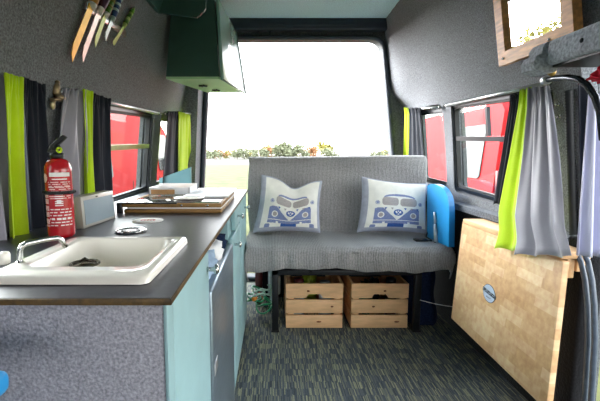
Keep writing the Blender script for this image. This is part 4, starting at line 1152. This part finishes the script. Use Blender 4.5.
# ribbed hose and door seals
b = MB(); hp_ = [PW(569,90,1,.02),PW(571,130,1,.02),PW(573,180,1,.02),PW(574,250,1,.02)]
n = 110; path = [hp_[0].lerp(hp_[-1],k/n) for k in range(n+1)]
b.tube(path,[.011+.0022*(k%2) for k in range(n+1)],12); solo(b,'ribbed_conduit',rubber,hp_[0],'black ribbed conduit running down the door pillar','conduit')
for dxp, lab in ((0,'grey rubber door seal at the right edge, inner one'),(7,'grey rubber door seal at the right edge, outer one')):
    b = MB(); b.tube([PX_(x+dxp,y,.92) for x,y in ((578,255),(581,262),(585,280),(587.5,305),(588,340),(586,375),(583,420),(581,470))],.0075,10)
    solo(b,'door_seal',rubber_grey,PX_(585,330,.92),lab,'seal')
# lining beside the side door, below; felt blackened to paint in shade
b = MB(); b.box((.955,1.20,0),(1.025,1.275,.69),.01); struct(b,'trim_6',shade_felt)
b = MB(); b.box((.985,1.275,0),(1.022,2.9,.655),.004); struct(b,'trim_8',shade_felt)  # dark panel added over the lower wall as shade under the ledge
b = MB(); b.box((CX+.78,-.15,-.05),(CX+.95,1.28,.03),.008); struct(b,'trim_7',black_plastic)

# ================================================================== OUTSIDE
ZG = -.62
b = MB(); b.box((-120,-30,ZG-.4),(120,56,ZG)); struct(b,'ground_meadow',grass)
b = MB(); b.box((-400,56,ZG-.45),(400,420,ZG-.02)); struct(b,'ground_field',pale_field)
def tree(x, y, h, wd, m, label, seed, grp=None, nl=None, lk=.035):
    rnd = random.Random(seed)
    t = thing('tree', (x,y,ZG), label, 'tree', grp)
    b = MB(); b.tube([(x,y,ZG),(x+.02*h,y,ZG+h*.25),(x-.01*h,y,ZG+h*.6)],[h*.03,h*.024,h*.012],8); b.build('trunk', bark, t)
    bm = MB(); tb = bmesh.new()
    nl = nl or 1500; ls = h*lk
    blobs = [(rnd.uniform(-.5,.5)*wd,rnd.uniform(-.5,.5)*wd,h*rnd.uniform(.28,.82),rnd.uniform(.22,.38)*wd) for _ in range(12)]
    for _ in range(nl):
        bx,by,bz,br = rnd.choice(blobs)
        d_ = Vector((rnd.gauss(0,1),rnd.gauss(0,1),rnd.gauss(0,1))).normalized()*br*rnd.uniform(.6,1.05)
        c = Vector((x+bx,y+by,ZG+bz))+Vector((d_.x,d_.y,d_.z*.8))
        a = Vector((rnd.gauss(0,1),rnd.gauss(0,1),rnd.gauss(0,1))).normalized(); e = a.cross(Vector((rnd.gauss(0,1),rnd.gauss(0,1),rnd.gauss(0,1)))).normalized()
        v = [tb.verts.new(c+a*ls),tb.verts.new(c+e*ls*.6),tb.verts.new(c-a*ls),tb.verts.new(c-e*ls*.6)]
        tb.faces.new(v)
    bm._add(tb); bm.build('foliage', m, t)
far = [(203,1.6),(208,2.2),(214,1.9),(221,2.0),(229,1.8),(237,1.9),(243,2.0),(251,1.9),(258,2.2),(265,2.6),(272,3.0),(279,3.4),(286,2.8),(293,2.6),(300,2.6),(308,2.4),(324,3.9),(331,2.0),(376,1.9),(386,2.2),(392,1.6)]
names_x = ['low pale bush','round green bush','broad bush','tall yellowing bush','flat-topped bush']
for i,(px,h) in enumerate(far):
    Y = 118+12*math.sin(i*2.1)
    p = PYd(px,153,Y); wd = 2.2+h*.7
    m = [leaf_g,leaf_y,leaf_g,leaf_o,leaf_y,leaf_g][i%6]
    lab = 'small far-off tree or bush on the horizon behind the field'
    tree(p.x,Y,h*1.2+.5,wd,m,lab,100+i,'trees along the far edge of the field',420,.11)
tree(6.3,9.9,4.8,2.8,leaf_y,'yellow green tree outside the large right window',61,None,5000)
tree(-20,27,5.2,5,leaf_y,'yellow green bush beyond the left hand red van, seen in the mirror',63,None,5000)

# red vans -----------------------------------------------------------
def van(loc, rot, label):
    t = thing('parked_van', loc, label, 'van', None, rot)
    Lh, W, H = 4.9, 1.9, 2.15
    # side outline (x along length, z), nose at -x side
    side = [(-2.45,.35),(-2.45,.95),(-2.30,1.12),(-1.65,1.28),(-1.05,1.95),(-.75,2.08),(2.30,2.13),(2.42,2.0),(2.45,.35)]
    arch = lambda cx: [(cx+.42*math.cos(a),.36+.40*math.sin(a)) for a in [R(0+18*k) for k in range(11)]]
    ol = side+arch(1.45)+arch(-1.55)
    b = MB()
    prof_w = lambda z: W/2-(.0 if z < 1.1 else (z-1.1)*.10)
    tb = bmesh.new(); n = len(ol)
    for s in (-1,1): pass
    def mpv(u,v,w): return Vector((u, (w*2-1)*prof_w(v), v))
    b.plate(ol,[],mpv,step=.35); o = b.build('body', red_car, t, local=True); md = o.modifiers.new('b','BEVEL'); md.width = .035; md.segments = 3; md.limit_method = 'ANGLE'; md.angle_limit = R(40)
    for s in (-1,1):
        for (x0,x1,x2,x3) in ((-1.30,-.98,-.42,-.42),(1.45,1.45,2.15,2.15)):
            q = [(x0,1.30),(x3,1.30),(x3 if x2==x3 else x2,1.88),(x1,1.88)]
            b = MB(); b.plate(rquad(q,.06),[],lambda u,v,w: Vector((u,s*(prof_w(v)+.004+w*.008),v))); b.build('side_window', car_glass, t, local=True)
        b = MB(); b.box((-2.2,s*(W/2+.005),.62),(2.3,s*(W/2+.025),.72),.006); b.build('side_moulding', rubber, t, local=True)
        for x_ in (-.36,.84):
            b = MB(); b.box((x_,s*(W/2-.002),.42),(x_+.012,s*(W/2+.004),1.22)); b.build('door_gap', black_plastic, t, local=True)
        b = MB(); b.box((-.30,s*(W/2),1.12),(-.12,s*(W/2+.04),1.16),.01); b.build('door_handle', black_plastic, t, local=True)
        b = MB(); b.box((-1.35,s*(W/2+.0),1.25),(-1.2,s*(W/2+.24),1.52),.03); b.build('wing_mirror', black_plastic, t, local=True)
        b = MB(); b.box((-2.47,s*.58,.72),(-2.33,s*.88,.98),.04); b.build('headlamp', pink_car, t, local=True)
        b = MB(); b.box((2.42,s*.80,.8),(2.47,s*.92,1.4),.01); b.build('tail_lamp', dark_red, t, local=True)
        for cx in (1.45,-1.55):
            b = MB(); M = Matrix.Translation((cx,s*(W/2-.11),.33))@Matrix.Rotation(PI/2,4,'X')
            b.lathe([(0,-.1),(.20,-.1),(.22,-.09),(.31,-.1),(.33,-.07),(.33,.07),(.31,.1),(.22,.09),(.20,.1),(0,.1)],32,M,tyre)
            w_ = b.build('wheel', tyre, t, local=True)
            b = MB(); b.lathe([(0,-.118),(.05,-.118),(.19,-.103),(.19,.103),(.05,.118),(0,.118)],20,M); b.build('hub_cap', alu, w_, local=True)
    b = MB(); q = [(-.80,1.36),(.80,1.36),(.70,1.90),(-.70,1.90)]
    b.plate(rquad(q,.06),[],lambda u,v,w: Vector((-1.65+(v-1.28)/.67*.6-.012-w*.01,u,v+.012))); b.build('windscreen', car_glass, t, local=True)
    b = MB(); b.plate(rquad([(-.78,1.25),(.78,1.25),(.70,1.9),(-.70,1.9)],.06),[],lambda u,v,w: Vector((2.455-max(0,v-2.0)*.3+w*.008,u,v))); b.build('rear_window', car_glass, t, local=True)
    b = MB(); b.box((-2.50,-.92,.35),(-2.38,.92,.62),.04); b.build('front_bumper', black_plastic, t, local=True)
    b = MB(); b.box((2.40,-.92,.35),(2.50,.92,.60),.03); b.build('rear_bumper', black_plastic, t, local=True)
    b = MB(); b.box((-2.46,-.5,.74),(-2.44,.5,.94),.008); b.build('grille', black_plastic, t, local=True)
    return t
van((3.15,6.45,ZG),(0,0,R(-90)),'red van parked outside the right hand windows')
van((-2.75,6.0,ZG),(0,0,R(-90)),'red van parked outside the left hand windows')

# ================================================================== LIGHT AND CAMERA
w = bpy.data.worlds.new('World'); bpy.context.scene.world = w; w.use_nodes = True; nt = w.node_tree
bg = nt.nodes['Background']
tc = nd(nt,'ShaderNodeTexCoord'); sp = nd(nt,'ShaderNodeSeparateXYZ'); nt.links.new(tc.outputs['Generated'], sp.inputs[0])
cr = nd(nt,'ShaderNodeValToRGB'); cr.color_ramp.elements[0].position = 0; cr.color_ramp.elements[1].position = .6
cr.color_ramp.elements[0].color = (1,.98,.95,1); cr.color_ramp.elements[1].color = (.80,.90,1,1)
nt.links.new(sp.outputs['Z'], cr.inputs[0]); nt.links.new(cr.outputs[0], bg.inputs['Color'])
vm = nd(nt,'ShaderNodeVectorMath', operation='DOT_PRODUCT'); vm.inputs[1].default_value = Vector((-.84,.5,.2)).normalized()
nt.links.new(tc.outputs['Generated'], vm.inputs[0])
def wm(op,a,b_):
    n = nd(nt,'ShaderNodeMath', operation=op)
    for i,q in enumerate((a,b_)):
        if isinstance(q,(int,float)): n.inputs[i].default_value = q
        else: nt.links.new(q,n.inputs[i])
    return n.outputs[0]
nt.links.new(wm('ADD',wm('MULTIPLY',wm('POWER',wm('MAXIMUM',vm.outputs['Value'],0.0),8.0),34.0),5.0), bg.inputs['Strength'])
sl_ = bpy.data.lights.new('sun','SUN'); sl_.energy = 3.5; sl_.angle = R(25); sl_.color = (1,.96,.9)
so_ = bpy.data.objects.new('sun', sl_); C.objects.link(so_); so_.rotation_euler = (R(62),0,R(-140))
cam = bpy.data.cameras.new('camera'); co_ = bpy.data.objects.new('camera', cam); C.objects.link(co_)
co_.location = (0,0,HC); co_.rotation_euler = (PI/2-TH,0,0)
cam.sensor_width = 36; cam.lens = FX/600*36; cam.shift_x = (300-PX)/600; cam.clip_start = .02; cam.clip_end = 1000
sc = bpy.context.scene; sc.camera = co_
sc.view_settings.view_transform = 'Standard'; sc.view_settings.look = 'None'; sc.view_settings.gamma = 1; sc.view_settings.exposure = .7
sc.cycles.max_bounces = 10; sc.cycles.diffuse_bounces = 6; sc.cycles.transparent_max_bounces = 12
sc.cycles.use_denoising = True
